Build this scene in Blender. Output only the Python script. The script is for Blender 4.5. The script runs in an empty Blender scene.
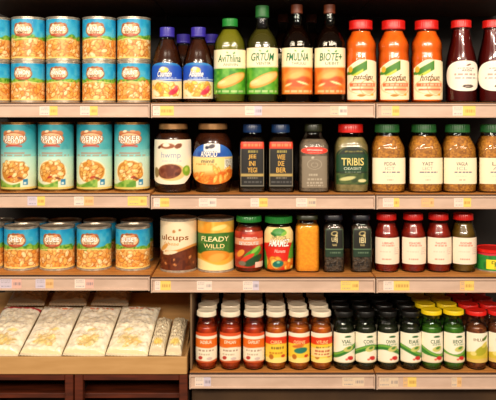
import bpy, math, random
import numpy as np
from mathutils import Vector, Matrix

random.seed(7)
rng = np.random.default_rng(11)
C = bpy.context.scene.collection
PI = math.pi

# ------------------------------------------------------------------ scale
S, D, ZC, XV, YE = 0.0024, 1.70, 1.30, 250.0, 115.0   # metres per unit on the shelf-front plane, camera distance, eye height
def wx(px, Y=0.0): return (px - XV) * S * (D + Y) / D
def wz(py, Y=0.0): return ZC + (YE - py) * S * (D + Y) / D

# ------------------------------------------------------------------ materials
def lin(c):
    c = np.asarray(c, dtype=float) / 255.0
    return np.where(c <= 0.04045, c / 12.92, ((c + 0.055) / 1.055) ** 2.4)
def L4(c): return tuple(float(v) for v in lin(c)) + (1.0,)

MATS = {}
def new_mat(name):
    m = bpy.data.materials.new(name); m.use_nodes = True
    nt = m.node_tree; nt.nodes.clear()
    out = nt.nodes.new('ShaderNodeOutputMaterial')
    MATS[name] = m
    return m, nt, out

def solid(name, col, rough=0.5, metal=0.0, noise=0.0, scale=40.0, col2=None, coat=0.0, bump=0.0, spec=0.5, stretch=(1, 1, 1), sss=0.0, detail=3.0, voronoi=False, trans=0.0):
    if name in MATS: return MATS[name]
    m, nt, out = new_mat(name)
    b = nt.nodes.new('ShaderNodeBsdfPrincipled')
    b.inputs['Roughness'].default_value = rough
    b.inputs['Metallic'].default_value = metal
    b.inputs['Coat Weight'].default_value = coat
    b.inputs['Specular IOR Level'].default_value = spec
    b.inputs['Transmission Weight'].default_value = trans
    if sss:
        b.inputs['Subsurface Weight'].default_value = sss
        b.inputs['Subsurface Radius'].default_value = (.01, .006, .003)
    b.inputs['Base Color'].default_value = L4(col)
    if col2 is not None or bump:
        tc = nt.nodes.new('ShaderNodeTexCoord'); mp = nt.nodes.new('ShaderNodeMapping')
        mp.inputs['Scale'].default_value = stretch
        nt.links.new(tc.outputs['Object'], mp.inputs['Vector'])
        if voronoi:
            n = nt.nodes.new('ShaderNodeTexVoronoi'); n.inputs['Scale'].default_value = scale
            bw = nt.nodes.new('ShaderNodeSeparateColor'); nt.links.new(n.outputs['Color'], bw.inputs['Color']); fac = bw.outputs['Red']
            hgt = n.outputs['Distance']
        else:
            n = nt.nodes.new('ShaderNodeTexNoise'); n.inputs['Scale'].default_value = scale; n.inputs['Detail'].default_value = detail
            fac = n.outputs['Fac']; hgt = fac
        nt.links.new(mp.outputs['Vector'], n.inputs['Vector'])
        if col2 is not None:
            r = nt.nodes.new('ShaderNodeValToRGB')
            lo, hi = (0.1, 0.9) if voronoi else (0.35, 0.65)
            r.color_ramp.elements[0].position = lo; r.color_ramp.elements[1].position = hi
            r.color_ramp.elements[0].color = L4(col); r.color_ramp.elements[1].color = L4(col2)
            nt.links.new(fac, r.inputs['Fac']); nt.links.new(r.outputs['Color'], b.inputs['Base Color'])
        if bump:
            bp = nt.nodes.new('ShaderNodeBump'); bp.inputs['Strength'].default_value = bump; bp.inputs['Distance'].default_value = 0.002
            nt.links.new(hgt, bp.inputs['Height']); nt.links.new(bp.outputs['Normal'], b.inputs['Normal'])
    nt.links.new(b.outputs['BSDF'], out.inputs['Surface'])
    return m

def printed(name, rough=0.4, coat=0.0, mix=0.06, scale=300.0, metal=0.0):
    """printed paper / foil: colours of the print come from the mesh's colour attribute, with a fine procedural grain"""
    m, nt, out = new_mat(name)
    b = nt.nodes.new('ShaderNodeBsdfPrincipled')
    at = nt.nodes.new('ShaderNodeAttribute'); at.attribute_name = 'print'
    tc = nt.nodes.new('ShaderNodeTexCoord'); n = nt.nodes.new('ShaderNodeTexNoise'); n.inputs['Scale'].default_value = scale
    nt.links.new(tc.outputs['Object'], n.inputs['Vector'])
    mx = nt.nodes.new('ShaderNodeMix'); mx.data_type = 'RGBA'; mx.blend_type = 'OVERLAY'; mx.inputs['Factor'].default_value = mix
    nt.links.new(at.outputs['Color'], mx.inputs[6]); nt.links.new(n.outputs['Fac'], mx.inputs[7])
    nt.links.new(mx.outputs[2], b.inputs['Base Color'])
    b.inputs['Roughness'].default_value = rough; b.inputs['Coat Weight'].default_value = coat; b.inputs['Metallic'].default_value = metal
    nt.links.new(b.outputs['BSDF'], out.inputs['Surface'])
    return m

def thin_glass(name, tint=(255, 255, 255), rough=0.015, ior=1.42, wav=0.06):
    m, nt, out = new_mat(name)
    t = nt.nodes.new('ShaderNodeBsdfTransparent'); t.inputs['Color'].default_value = L4(tint)
    g = nt.nodes.new('ShaderNodeBsdfGlossy'); g.inputs['Roughness'].default_value = rough
    f = nt.nodes.new('ShaderNodeFresnel'); f.inputs['IOR'].default_value = ior
    tc = nt.nodes.new('ShaderNodeTexCoord'); n = nt.nodes.new('ShaderNodeTexNoise'); n.inputs['Scale'].default_value = 55
    bp = nt.nodes.new('ShaderNodeBump'); bp.inputs['Strength'].default_value = wav; bp.inputs['Distance'].default_value = 0.002
    nt.links.new(tc.outputs['Object'], n.inputs['Vector']); nt.links.new(n.outputs['Fac'], bp.inputs['Height'])
    nt.links.new(bp.outputs['Normal'], g.inputs['Normal']); nt.links.new(bp.outputs['Normal'], f.inputs['Normal'])
    mx = nt.nodes.new('ShaderNodeMixShader')
    nt.links.new(f.outputs['Fac'], mx.inputs['Fac']); nt.links.new(t.outputs['BSDF'], mx.inputs[1]); nt.links.new(g.outputs['BSDF'], mx.inputs[2])
    nt.links.new(mx.outputs['Shader'], out.inputs['Surface'])
    return m

PAPER = printed('printed_paper', 0.45, 0.05)
FOIL = printed('printed_film', 0.3, 0.35, 0.08)
CARD = printed('printed_card', 0.6, 0.0, 0.05)
GLASS = thin_glass('clear_glass')
GLASS_DARK = thin_glass('smoked_glass', (190, 180, 165))
TIN = solid('tin_plate', (214, 202, 182), 0.32, .6, col2=(180, 168, 150), scale=90)
GOLDTIN = solid('gold_lacquered_tin', (196, 150, 88), 0.3, 1.0, col2=(165, 120, 66), scale=90)

# ------------------------------------------------------------------ mesh helpers
def smooth(me, ang=40):
    me.polygons.foreach_set('use_smooth', [True] * len(me.polygons))
    me.set_sharp_from_angle(angle=math.radians(ang))

def mesh_of(name, verts, faces, mat, cols=None, ang=40):
    me = bpy.data.meshes.new(name)
    me.from_pydata([tuple(map(float, v)) for v in verts], [], [tuple(map(int, f)) for f in faces])
    me.materials.append(mat)
    if cols is not None:
        ca = me.color_attributes.new('print', 'FLOAT_COLOR', 'POINT')
        a = np.ones((len(verts), 4), dtype=np.float32); a[:, :3] = cols
        ca.data.foreach_set('color', a.ravel())
    smooth(me, ang); me.update()
    return me

def link(name, me, parent=None, loc=(0, 0, 0), rot=(0, 0, 0)):
    o = bpy.data.objects.new(name, me); C.objects.link(o)
    o.location = loc; o.rotation_euler = rot
    if parent is not None: o.parent = parent
    return o

def thing(name, label, cat, loc=(0, 0, 0), rot=(0, 0, 0), group=None):
    return tag(link(name, None, None, loc, rot), label, cat, group)

def tag(o, label, cat, group=None):
    o['label'] = label; o['category'] = cat
    if group: o['group'] = group
    return o

def structure(o): o['kind'] = 'structure'; return o

def dup(src, loc, label, group=None, rotz=0.0):
    r = src.copy(); C.objects.link(r); r.location = loc; r.rotation_euler = (0, 0, rotz); r['label'] = label
    if group: r['group'] = group
    for ch in list(src.children):
        c = ch.copy(); C.objects.link(c); c.parent = r
        for g in list(ch.children):
            d = g.copy(); C.objects.link(d); d.parent = c
    return r

class MB:
    def __init__(s): s.v, s.f = [], []
    def add(s, v, f):
        o = len(s.v); s.v += list(v); s.f += [tuple(i + o for i in q) for q in f]
    def box(s, x0, x1, y0, y1, z0, z1, b=0.0):
        """box with chamfered edges"""
        if b <= 0:
            v = [(x, y, z) for z in (z0, z1) for y in (y0, y1) for x in (x0, x1)]
            s.add(v, [(0, 2, 3, 1), (4, 5, 7, 6), (0, 1, 5, 4), (2, 6, 7, 3), (0, 4, 6, 2), (1, 3, 7, 5)]); return
        lo, hi = (x0, y0, z0), (x1, y1, z1); v, idx = [], {}
        for sx in (0, 1):
            for sy in (0, 1):
                for sz in (0, 1):
                    sg = (sx, sy, sz)
                    for ax in range(3):
                        p = []
                        for k in range(3):
                            e = hi[k] if sg[k] else lo[k]
                            p.append(e if k == ax else (e - b if sg[k] else e + b))
                        idx[(sg, ax)] = len(v); v.append(tuple(p))
        f = []
        for ax in range(3):
            a, c = [k for k in range(3) if k != ax]
            for sd in (0, 1):
                q = []
                for (i, j) in ((0, 0), (1, 0), (1, 1), (0, 1)):
                    sg = [0, 0, 0]; sg[ax] = sd; sg[a] = i; sg[c] = j; q.append(idx[(tuple(sg), ax)])
                f.append(tuple(q))
        for ax in range(3):
            a, c = [k for k in range(3) if k != ax]
            for i in (0, 1):
                for j in (0, 1):
                    q = []
                    for (sd, face) in ((0, a), (1, a), (1, c), (0, c)):
                        sg = [0, 0, 0]; sg[ax] = sd; sg[a] = i; sg[c] = j; q.append(idx[(tuple(sg), face)])
                    f.append(tuple(q))
        for sx in (0, 1):
            for sy in (0, 1):
                for sz in (0, 1):
                    f.append(tuple(idx[((sx, sy, sz), ax)] for ax in range(3)))
        # consistent outward orientation
        cx = Vector(((x0 + x1) / 2, (y0 + y1) / 2, (z0 + z1) / 2)); g = []
        for q in f:
            p = [Vector(v[i]) for i in q]; n = (p[1] - p[0]).cross(p[2] - p[0])
            g.append(q if n.dot(sum(p, Vector()) / len(p) - cx) > 0 else tuple(reversed(q)))
        s.add(v, g)
    def extrude_x(s, prof, x0, x1):
        """profile of (y,z) points (closed, counter-clockwise seen from +x) swept along x"""
        n = len(prof)
        v = [(x0, y, z) for y, z in prof] + [(x1, y, z) for y, z in prof]
        f = [(i, (i + 1) % n, n + (i + 1) % n, n + i) for i in range(n)]
        f += [tuple(reversed(range(n))), tuple(range(n, 2 * n))]
        s.add(v, f)
    def mesh(s, name, mat, ang=30): return mesh_of(name, s.v, s.f, mat, None, ang)

def box_obj(name, mat, dims, parent=None, b=0.001):
    m = MB(); m.box(*dims, b=b); return link(name, m.mesh(name, mat), parent)

# ------------------------------------------------------------------ turned / lofted shapes
def chaikin(pts, it=2):
    p = [np.array(q, float) for q in pts]
    for _ in range(it):
        q = [p[0]]
        for a, b in zip(p[:-1], p[1:]):
            if a is not p[0]: q.append(.75 * a + .25 * b)
            if b is not p[-1]: q.append(.25 * a + .75 * b)
        q.append(p[-1]); p = q
    return [tuple(x) for x in p]

def rho(th, n):
    if n <= 2.01: return 1.0
    return (abs(math.cos(th)) ** n + abs(math.sin(th)) ** n) ** (-1.0 / n)

def loft(prof, seg=40, ky=1.0, close=True, knurl=0.0):
    """prof: (z, r, n) from bottom to top; superellipse sections of exponent n"""
    v, f = [], []
    for z, r, n in prof:
        for k in range(seg):
            th = 2 * PI * k / seg
            rr = r * rho(th, n) * (1 - knurl * (k % 2))
            v.append((rr * math.cos(th), ky * rr * math.sin(th), z))
    for i in range(len(prof) - 1):
        for k in range(seg):
            a, b = i * seg + k, i * seg + (k + 1) % seg
            f.append((a, b, b + seg, a + seg))
    if close:
        f.append(tuple(reversed(range(seg)))); t = (len(prof) - 1) * seg
        f.append(tuple(range(t, t + seg)))
    return v, f

# ------------------------------------------------------------------ lettering
TXT = {}
def glyphs(text, bold=0.0):
    key = (text, bold)
    if key in TXT: return TXT[key]
    cu = bpy.data.curves.new('lettering', 'FONT'); cu.body = text; cu.size = 1.0; cu.align_x = 'CENTER'; cu.offset = bold; cu.resolution_u = 3
    o = bpy.data.objects.new('lettering', cu); C.objects.link(o)
    dg = bpy.context.evaluated_depsgraph_get(); me = o.evaluated_get(dg).to_mesh()
    v = np.array([q.co[:] for q in me.vertices]).reshape(-1, 3); f = [tuple(p.vertices) for p in me.polygons]
    o.evaluated_get(dg).to_mesh_clear(); bpy.data.objects.remove(o); bpy.data.curves.remove(cu)
    if len(v):
        v[:, 0] -= (v[:, 0].min() + v[:, 0].max()) / 2; v[:, 1] -= v[:, 1].min()
    TXT[key] = (v, f); return TXT[key]

# ------------------------------------------------------------------ printed artwork
def vnoise(x, y, sc, seed=0):
    r = np.random.default_rng(seed); g = r.random((64, 64))
    xs, ys = x * sc + 13.7, y * sc + 5.3
    xi, yi = np.floor(xs).astype(int), np.floor(ys).astype(int)
    fx, fy = xs - xi, ys - yi; fx = fx * fx * (3 - 2 * fx); fy = fy * fy * (3 - 2 * fy)
    G = lambda a, b: g[a % 64, b % 64]
    return (G(xi, yi) * (1 - fx) + G(xi + 1, yi) * fx) * (1 - fy) + (G(xi, yi + 1) * (1 - fx) + G(xi + 1, yi + 1) * fx) * fy

class Art:
    """x: -1..1 across the printed width, y: 0..1 up its height; isotropic shapes use aspect a = width/height"""
    def __init__(s, X, Y, width, height, base):
        s.X, s.Y, s.w, s.h = X, Y, width, height
        s.a = width / height
        s.xi = X * width / 2 / height        # x in units of the height
        s.c = np.empty(X.shape + (3,)); s.c[:] = base
        s.text = []
    def mix(s, m, col):
        m = np.clip(m, 0, 1)[..., None]; s.c = s.c * (1 - m) + np.asarray(col, float) * m
    def band(s, y0, y1, col, soft=.01, wav=0.0, seed=0, freq=3):
        w = wav * (vnoise(s.xi, s.Y * 0, freq, seed) - .5)
        s.mix(np.clip((s.Y - y0 - w) / soft + .5, 0, 1) * np.clip((y1 + w - s.Y) / soft + .5, 0, 1), col)
    def grad(s, y0, y1, c0, c1, region=None):
        t = np.clip((s.Y - y0) / (y1 - y0), 0, 1)[..., None]
        m = (s.Y >= min(y0, y1)) & (s.Y <= max(y0, y1))
        s.c = np.where(m[..., None], np.asarray(c0, float) * (1 - t) + np.asarray(c1, float) * t, s.c)
    def ell(s, cx, cy, rx, ry, col, rot=0.0, soft=.12, ring=None):
        dx, dy = s.xi - cx, s.Y - cy
        c, q = math.cos(rot), math.sin(rot)
        d = np.sqrt(((dx * c + dy * q) / rx) ** 2 + ((-dx * q + dy * c) / ry) ** 2)
        m = np.clip((1 - d) / soft, 0, 1)
        if ring is not None: m = m * np.clip((d - ring) / soft, 0, 1)
        s.mix(m, col)
    def speckle(s, mask, sc, cols, seed=0, amt=.7):
        n = vnoise(s.xi, s.Y, sc, seed); k = len(cols)
        for i, c in enumerate(cols):
            s.mix(mask * amt * np.clip(1 - abs(n - (i + .5) / k) * k * 1.1, 0, 1), c)
    def blobs(s, inside, n, size, cols, edge, seed=0, el=1.6):
        r = np.random.default_rng(seed)
        pts = []
        for _ in range(n * 12):
            if len(pts) >= n: break
            x, y = r.uniform(s.xi.min(), s.xi.max()), r.uniform(0, 1)
            if inside(x, y): pts.append((x, y))
        for x, y in pts:
            a = size * r.uniform(.75, 1.25); rot = r.uniform(0, PI); c = cols[r.integers(len(cols))]
            s.ell(x, y, a * el * 1.18, a * 1.22, edge, rot, .25); s.ell(x - a * .05, y + a * .06, a * el, a, c, rot, .25)
            s.ell(x - a * .3, y + a * .35, a * .5, a * .22, np.minimum(255, np.asarray(c) * 1.22 + 14), rot, .6)
    def lines(s, x0, x1, y0, y1, rows, col, seed=0, fill=.6):
        """tiny unreadable print as broken strokes"""
        r = np.random.default_rng(seed); H = (y1 - y0) / rows
        for i in range(rows):
            yc = y1 - (i + .5) * H; x = x0 + r.uniform(0, .1) * (x1 - x0)
            while x < x1:
                l = r.uniform(.06, .22) * (x1 - x0)
                s.mix(((s.X > x) & (s.X < min(x + l, x1))) * np.clip((H * .3 - abs(s.Y - yc)) / (H * .1) + .5, 0, 1) * fill, col); x += l + .05 * (x1 - x0)
    def write(s, t, x, y, size, col, width=None, bold=.012, outline=None, ow=.05, slant=0.0, arc=0.0):
        """x in -1..1, y and size relative to the height, width relative to the full printed width"""
        s.text.append((t, x, y, size, col, width, bold, outline, ow, slant, arc))

def label_mesh(name, paint, surf, half, z0, z1, nu=64, nv=56, mat=None, top=None, bot=None, base=(255, 255, 255), rt=0.0):
    """wrapped label: surf(theta, z, off) -> point; half = half angle; top/bot: edge shape functions of u in -1..1 (0..1 of the height)"""
    us = np.linspace(-1, 1, nu); vs = np.linspace(0, 1, nv)
    Rm = math.hypot(*surf(-PI / 2, (z0 + z1) / 2, 0)[:2]); W = 2 * half * Rm; H = z1 - z0
    U, V = np.meshgrid(us, vs, indexing='ij')
    T = np.array([top(u) if top else 1.0 for u in us])[:, None]; B = np.array([bot(u) if bot else 0.0 for u in us])[:, None]
    Vy = B + (T - B) * V
    art = Art(U, Vy, W, H, base); paint(art)
    verts, faces, cols = [], [], []
    for i in range(nu):
        for j in range(nv):
            verts.append(surf(-PI / 2 + U[i, j] * half, z0 + Vy[i, j] * H, 0.0005))
    cols = lin(np.clip(art.c, 0, 255)).reshape(-1, 3).tolist()
    for i in range(nu - 1):
        for j in range(nv - 1):
            a = i * nv + j; faces.append((a, a + nv, a + nv + 1, a + 1))
    for (t, x, y, size, col, width, bold, outline, ow, slant, arc) in art.text:
        passes = ([(bold + ow, outline, .0008)] if outline is not None else []) + [(bold, col, .0011)]
        v0, _ = glyphs(t, bold)
        if not len(v0): continue
        w0 = v0[:, 0].max() - v0[:, 0].min(); h0 = v0[:, 1].max(); sy = size * H / h0
        if width and half < 3: width = width * math.sin(half) / half * .92
        sx = (width * W / w0) if width else sy
        for bo, cc, off in passes:
            v, f = glyphs(t, bo); o = len(verts); c3 = lin(cc).tolist(); yb = v[:, 1].max() / 2
            for p in v:
                X = p[0] * sx + (p[1] - yb) * slant * sy; Z = (p[1] - yb) * sy
                Z += arc * (X / W * 2) ** 2 * H
                zz = z0 + y * H + Z
                verts.append(surf(-PI / 2 + x * half + X / Rm, zz, off)); cols.append(c3)
            faces += [tuple(k + o for k in q) for q in f]
    return mesh_of(name, verts, faces, mat or PAPER, np.array(cols), 60)

# ------------------------------------------------------------------ shelving
SEC = {'L': (-45, 150.2), 'M': (151.2, 374.8), 'R': (375.8, 545)}
RAIL = {('L', 1): (104, 117.5), ('M', 1): (103.8, 117.7), ('R', 1): (103.8, 117.9), ('L', 2): (194, 207.5), ('M', 2): (195.6, 208.7), ('R', 2): (195.6, 208.9),
        ('L', 3): (276.3, 290), ('M', 3): (278.2, 292), ('R', 3): (278.2, 292.2), ('M', 4): (374.2, 387.8), ('R', 4): (374.2, 388.4)}
DEPTH = 0.36
EDGE = 1.4
def shelf_z(sec, row): return wz(RAIL[(sec, row)][0] - EDGE)

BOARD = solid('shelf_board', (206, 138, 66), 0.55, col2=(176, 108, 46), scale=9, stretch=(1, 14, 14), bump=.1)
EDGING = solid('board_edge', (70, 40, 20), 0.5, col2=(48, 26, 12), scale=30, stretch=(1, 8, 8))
RAILM = solid('price_rail_plastic', (212, 182, 162), 0.35, col2=(198, 168, 148), scale=14, stretch=(1, 3, 3), coat=.3)
DARK = solid('dark_back_panel', (30, 21, 15), 0.7, col2=(22, 15, 11), scale=8)
TAN = solid('tan_back_panel', (122, 96, 66), 0.65, col2=(110, 84, 56), scale=10)
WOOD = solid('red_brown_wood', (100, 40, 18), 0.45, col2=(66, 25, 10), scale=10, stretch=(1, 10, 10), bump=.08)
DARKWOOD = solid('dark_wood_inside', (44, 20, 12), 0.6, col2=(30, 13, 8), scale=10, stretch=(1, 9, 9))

WHERE = {'L': 'beside the bean cans', 'M': 'in the middle bay', 'R': 'in the bay with red and green caps'}
shelf_words = {
    ('L', 1): 'top visible shelf carrying two tiers of blue bean cans', ('M', 1): 'top visible shelf carrying purple-capped, green and dark bottles',
    ('R', 1): 'top visible shelf carrying orange and maroon juice bottles', ('L', 2): 'second shelf carrying four tall teal bean cans',
    ('M', 2): 'second shelf carrying dark jars and blue-capped square bottles', ('R', 2): 'second shelf carrying green-lidded brown spice jars',
    ('L', 3): 'third shelf carrying one tier of short bean cans', ('M', 3): 'third shelf carrying broad tins, turmeric and pepper jars',
    ('R', 3): 'third shelf carrying red-capped jars and a colourful tin', ('M', 4): 'lowest shelf carrying white-capped sauce jars',
    ('R', 4): 'lowest shelf carrying yellow-capped and red-capped pickle jars'}
for (sec, row), (yt, yb) in RAIL.items():
    x0, x1 = SEC[sec]
    if (sec, row) == ('M', 4): x0 = 189.5
    X0, X1 = wx(x0), wx(x1); zt, zb, zs = wz(yt), wz(yb), wz(yt - EDGE)
    t = thing('display_shelf', shelf_words[(sec, row)], 'shelf', ((X0 + X1) / 2, 0, zs - .02), group='shelf boards of the display')
    W = (X1 - X0) / 2; dz = -(zs - .02)
    box_obj('board', BOARD, (-W, W, .004, DEPTH, zs - .018 + dz, zs + dz), t, .0012)
    box_obj('edge_strip', EDGING, (-W, W, .0, .0045, zs - .018 + dz, zs - .0004 + dz), t, .0008)
    # price rail: rolled lips above and below a recessed channel
    r = .0022; a, b = zt + dz, zb + dz
    prof = [(-.001, b + .001), (-.006, b), (-.0078, b + .0012), (-.0078, b + .0034), (-.006, b + .0046), (-.0035, b + .0052), (-.0035, a - .0052), (-.006, a - .0046), (-.0078, a - .0034), (-.0078, a - .0012), (-.006, a), (-.001, a - .0006)]
    m = MB(); m.extrude_x(prof, -W + .0006, W - .0006)
    link('price_rail', m.mesh('price_rail', RAILM, 50), t)
    for sx in (-1, 1):
        box_obj('end_cap', RAILM, (sx * W - (.0034 if sx > 0 else -.0002), sx * W - (.0002 if sx > 0 else -.0034), -.0088, -.0005, zb + dz - .0005, zt + dz + .0004), t, .0008)
    box_obj('bracket', DARK, (-W, -W + .004, .03, DEPTH, zb - .004 + dz, zs - .0185 + dz), t, .0005)

# shelf above the frame
for sec in 'LMR':
    X0, X1 = wx(SEC[sec][0]), wx(SEC[sec][1])
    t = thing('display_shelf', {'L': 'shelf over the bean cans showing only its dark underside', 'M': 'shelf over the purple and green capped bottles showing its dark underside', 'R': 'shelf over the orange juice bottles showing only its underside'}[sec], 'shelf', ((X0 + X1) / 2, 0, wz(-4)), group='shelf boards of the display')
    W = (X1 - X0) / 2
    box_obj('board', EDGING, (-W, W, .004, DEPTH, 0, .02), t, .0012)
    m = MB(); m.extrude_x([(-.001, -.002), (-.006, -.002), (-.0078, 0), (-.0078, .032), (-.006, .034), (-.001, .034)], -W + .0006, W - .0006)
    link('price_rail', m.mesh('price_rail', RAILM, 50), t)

zfloor = 0.0
structure(box_obj('wall_back', DARK, (wx(-60), wx(560), DEPTH + .004, DEPTH + .03, 0, wz(-60)), None, 0))
structure(box_obj('floor', solid('store_floor', (120, 100, 80), .35, col2=(104, 86, 68), scale=6), (-1.8, 1.8, -3.2, DEPTH + .2, -.02, 0), None, 0))
# tan lining of the low bay with the packets, and its end panel beside the jars
X0, X1 = wx(-45), wx(189)
structure(box_obj('trim_1', TAN, (X0, X1, DEPTH - .012, DEPTH + .002, wz(376), wz(RAIL[('L', 3)][1]) - .006), None, 0))
structure(box_obj('trim_2', TAN, (wx(189.7), wx(191.6), .012, DEPTH - .013, wz(371.2), wz(292.5)), None, .001))
structure(box_obj('trim_3', solid('brown_kick_board', (84, 58, 32), .6, col2=(64, 42, 22), scale=8), (wx(190), wx(545), .05, .07, 0, wz(389.5)), None, .001))
for i, xx in enumerate((150.7, 375.3)):
    structure(box_obj('trim_%d' % (4 + i), DARK, (wx(xx) - .0012, wx(xx) + .0012, .31, DEPTH - .002, wz(290 if i == 0 else 389), wz(-3)), None, .0005))

# ------------------------------------------------------------------ generic glass container
def units(sec, row, hw, sb):
    """depth of the centre and the scale there for something of half-width hw units standing sb behind the shelf front"""
    r = hw * S
    for _ in range(4): r = hw * S * (D + sb + r) / D
    return sb + r, S * (D + sb + r) / D, r

CACHE = {}
def container(name, label, cat, group, sec, row, cx, prof_px, cap_px, contents, fill_px, label_spec, sb, n=2.0, ky=1.0, capmat=None, glass=None, key=None, knurl=.03, extra_label=None, capn=2.0):
    """prof_px: (y, half width[, exponent]) from the top of the glass down to its base line; cap_px: (y top, y bottom, half width)"""
    hw = max(p[1] for p in prof_px)
    Yc, u, R = units(sec, row, hw, sb)
    zs = shelf_z(sec, row)
    # heights above the shelf, as read at the centre depth
    Z = lambda y: wz(y, Yc) - zs
    t = thing(name, label, cat, (wx(cx, Yc), Yc, zs), group=group)
    kk = (key or name)
    if kk not in CACHE:
        pts = [(Z(p[0]), p[1] * u, (p[2] if len(p) > 2 else n)) for p in prof_px]
        cr = cap_px[2] * u
        cz0 = wz(cap_px[1], Yc - cr) - zs; cz1 = wz(cap_px[0], Yc + (cr if cap_px[0] > YE else -cr)) - zs
        pts = [(min(p[0], cz1 - .0015), p[1], p[2]) for p in pts]
        pts = [q for q in pts if q[0] > .007]
        rb = prof_px[-1][1] * u; nb = pts[-1][2]
        pts = pts + [(.006, rb, nb), (.0015, rb * .985, nb), (0.0, rb * .9, nb)]
        pts = list(reversed(pts))
        head, tail = pts[:2], pts[1:]
        pr = [head[0]] + chaikin(tail, 2)
        zz = [p[0] for p in pr]
        body = mesh_of('glass', *loft(pr, 48, ky, True), glass or GLASS, None, 50)
        # contents: slightly inside the glass wall, up to the fill level
        zf = Z(fill_px); inn = []
        for z, r, e in pr:
            if z <= zf: inn.append((z + (.0025 if z < .003 else 0), max(r - .0009, .002), e))
        rf = float(np.interp(zf, zz, [p[1] for p in pr])); inn.append((zf, max(rf - .0016, .002), inn[-1][2])); inn.append((zf + .0002, max(rf - .0016, .002) * .8, inn[-1][2]))
        cont = mesh_of('contents', *loft(inn, 40, ky, True), contents, None, 50)
        h = cz1 - cz0; bv = min(.0016, h * .2)
        cp = [(cz0, cr * .97, capn), (cz0 + bv * .6, cr, capn), (cz0 + h * .18, cr, capn), (cz0 + h * .2, cr * .985, capn), (cz1 - bv, cr * .985, capn), (cz1 - bv * .3, cr * .96, capn), (cz1, cr * .9, capn), (cz1 - .0006, cr * .82, capn)]
        cap = mesh_of('cap', *loft(cp, 72, ky if capn > 2.01 else max(ky, .95), True, knurl if capn <= 2.01 else 0), capmat, None, 35)
        # screw ring under the cap
        nr = float(np.interp(cz0 - .002, zz, [p[1] for p in pr])) * 1.06
        CACHE[kk] = dict(pr=pr, body=body, cont=cont, cap=cap, cz0=cz0, Rm=R)
    k = CACHE[kk]
    link('glass', k['body'], t); link('contents', k['cont'], t); link('cap', k['cap'], t)
    zz = [p[0] for p in k['pr']]; rr = [p[1] for p in k['pr']]; ee = [p[2] for p in k['pr']]
    def surf(th, z, off):
        r = float(np.interp(z, zz, rr)); e = float(np.interp(z, zz, ee)); q = r * rho(th, e)
        a = q + off * (1.0 if e < 2.2 else 1.15)
        return (a * math.cos(th), (ky * q + off) * math.sin(th), z)
    for i, sp in enumerate(([label_spec] if label_spec else []) + ([extra_label] if extra_label else [])):
        half = sp['half']; z0, z1 = wz(sp['y'][1], Yc - R * ky) - zs, wz(sp['y'][0], Yc - R * ky) - zs
        z0 = max(z0, .004)
        lm = label_mesh('label', sp['paint'], surf, half, z0, z1, sp.get('nu', 64), sp.get('nv', 56), sp.get('mat', PAPER), sp.get('top'), sp.get('bot'))
        link(sp.get('name', 'label'), lm, t)
    t['_sp'] = 0; del t['_sp']
    return t

# ------------------------------------------------------------------ cans
def can_profile(R, H):
    lip = .0016
    return [(0.0, R - .004, 2), (0.0, R - .0006, 2), (.0008, R + .0004, 2), (.0026, R + .0004, 2), (.0036, R - .0012, 2), (.0046, R - .0012, 2),
            (H - .0046, R - .0012, 2), (H - .0036, R - .0012, 2), (H - .0026, R + .0004, 2), (H - .0008, R + .0004, 2), (H, R - .0006, 2), (H - .0002, R - .002, 2), (H - .0040, R - .0032, 2), (H - .0042, R * .8, 2), (H - .0036, R * .76, 2), (H - .0036, R * .3, 2)]

def can(name, label, cat, group, loc, R, H, paint, key, tin=TIN, wrap=(.006, .006), nu=132, nv=64):
    t = thing(name, label, cat, loc, group=group)
    kk = 'tin' + key
    if kk not in CACHE: CACHE[kk] = mesh_of('tin', *loft(can_profile(R, H), 56, 1.0, True), tin, None, 35)
    link('tin', CACHE[kk], t)
    surf = lambda th, z, off: ((R - .001 + off) * math.cos(th), (R - .001 + off) * math.sin(th), z)
    link('label', label_mesh('label', paint, surf, PI, wrap[0], H - wrap[1], nu, nv, PAPER), t)
    return t

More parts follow.
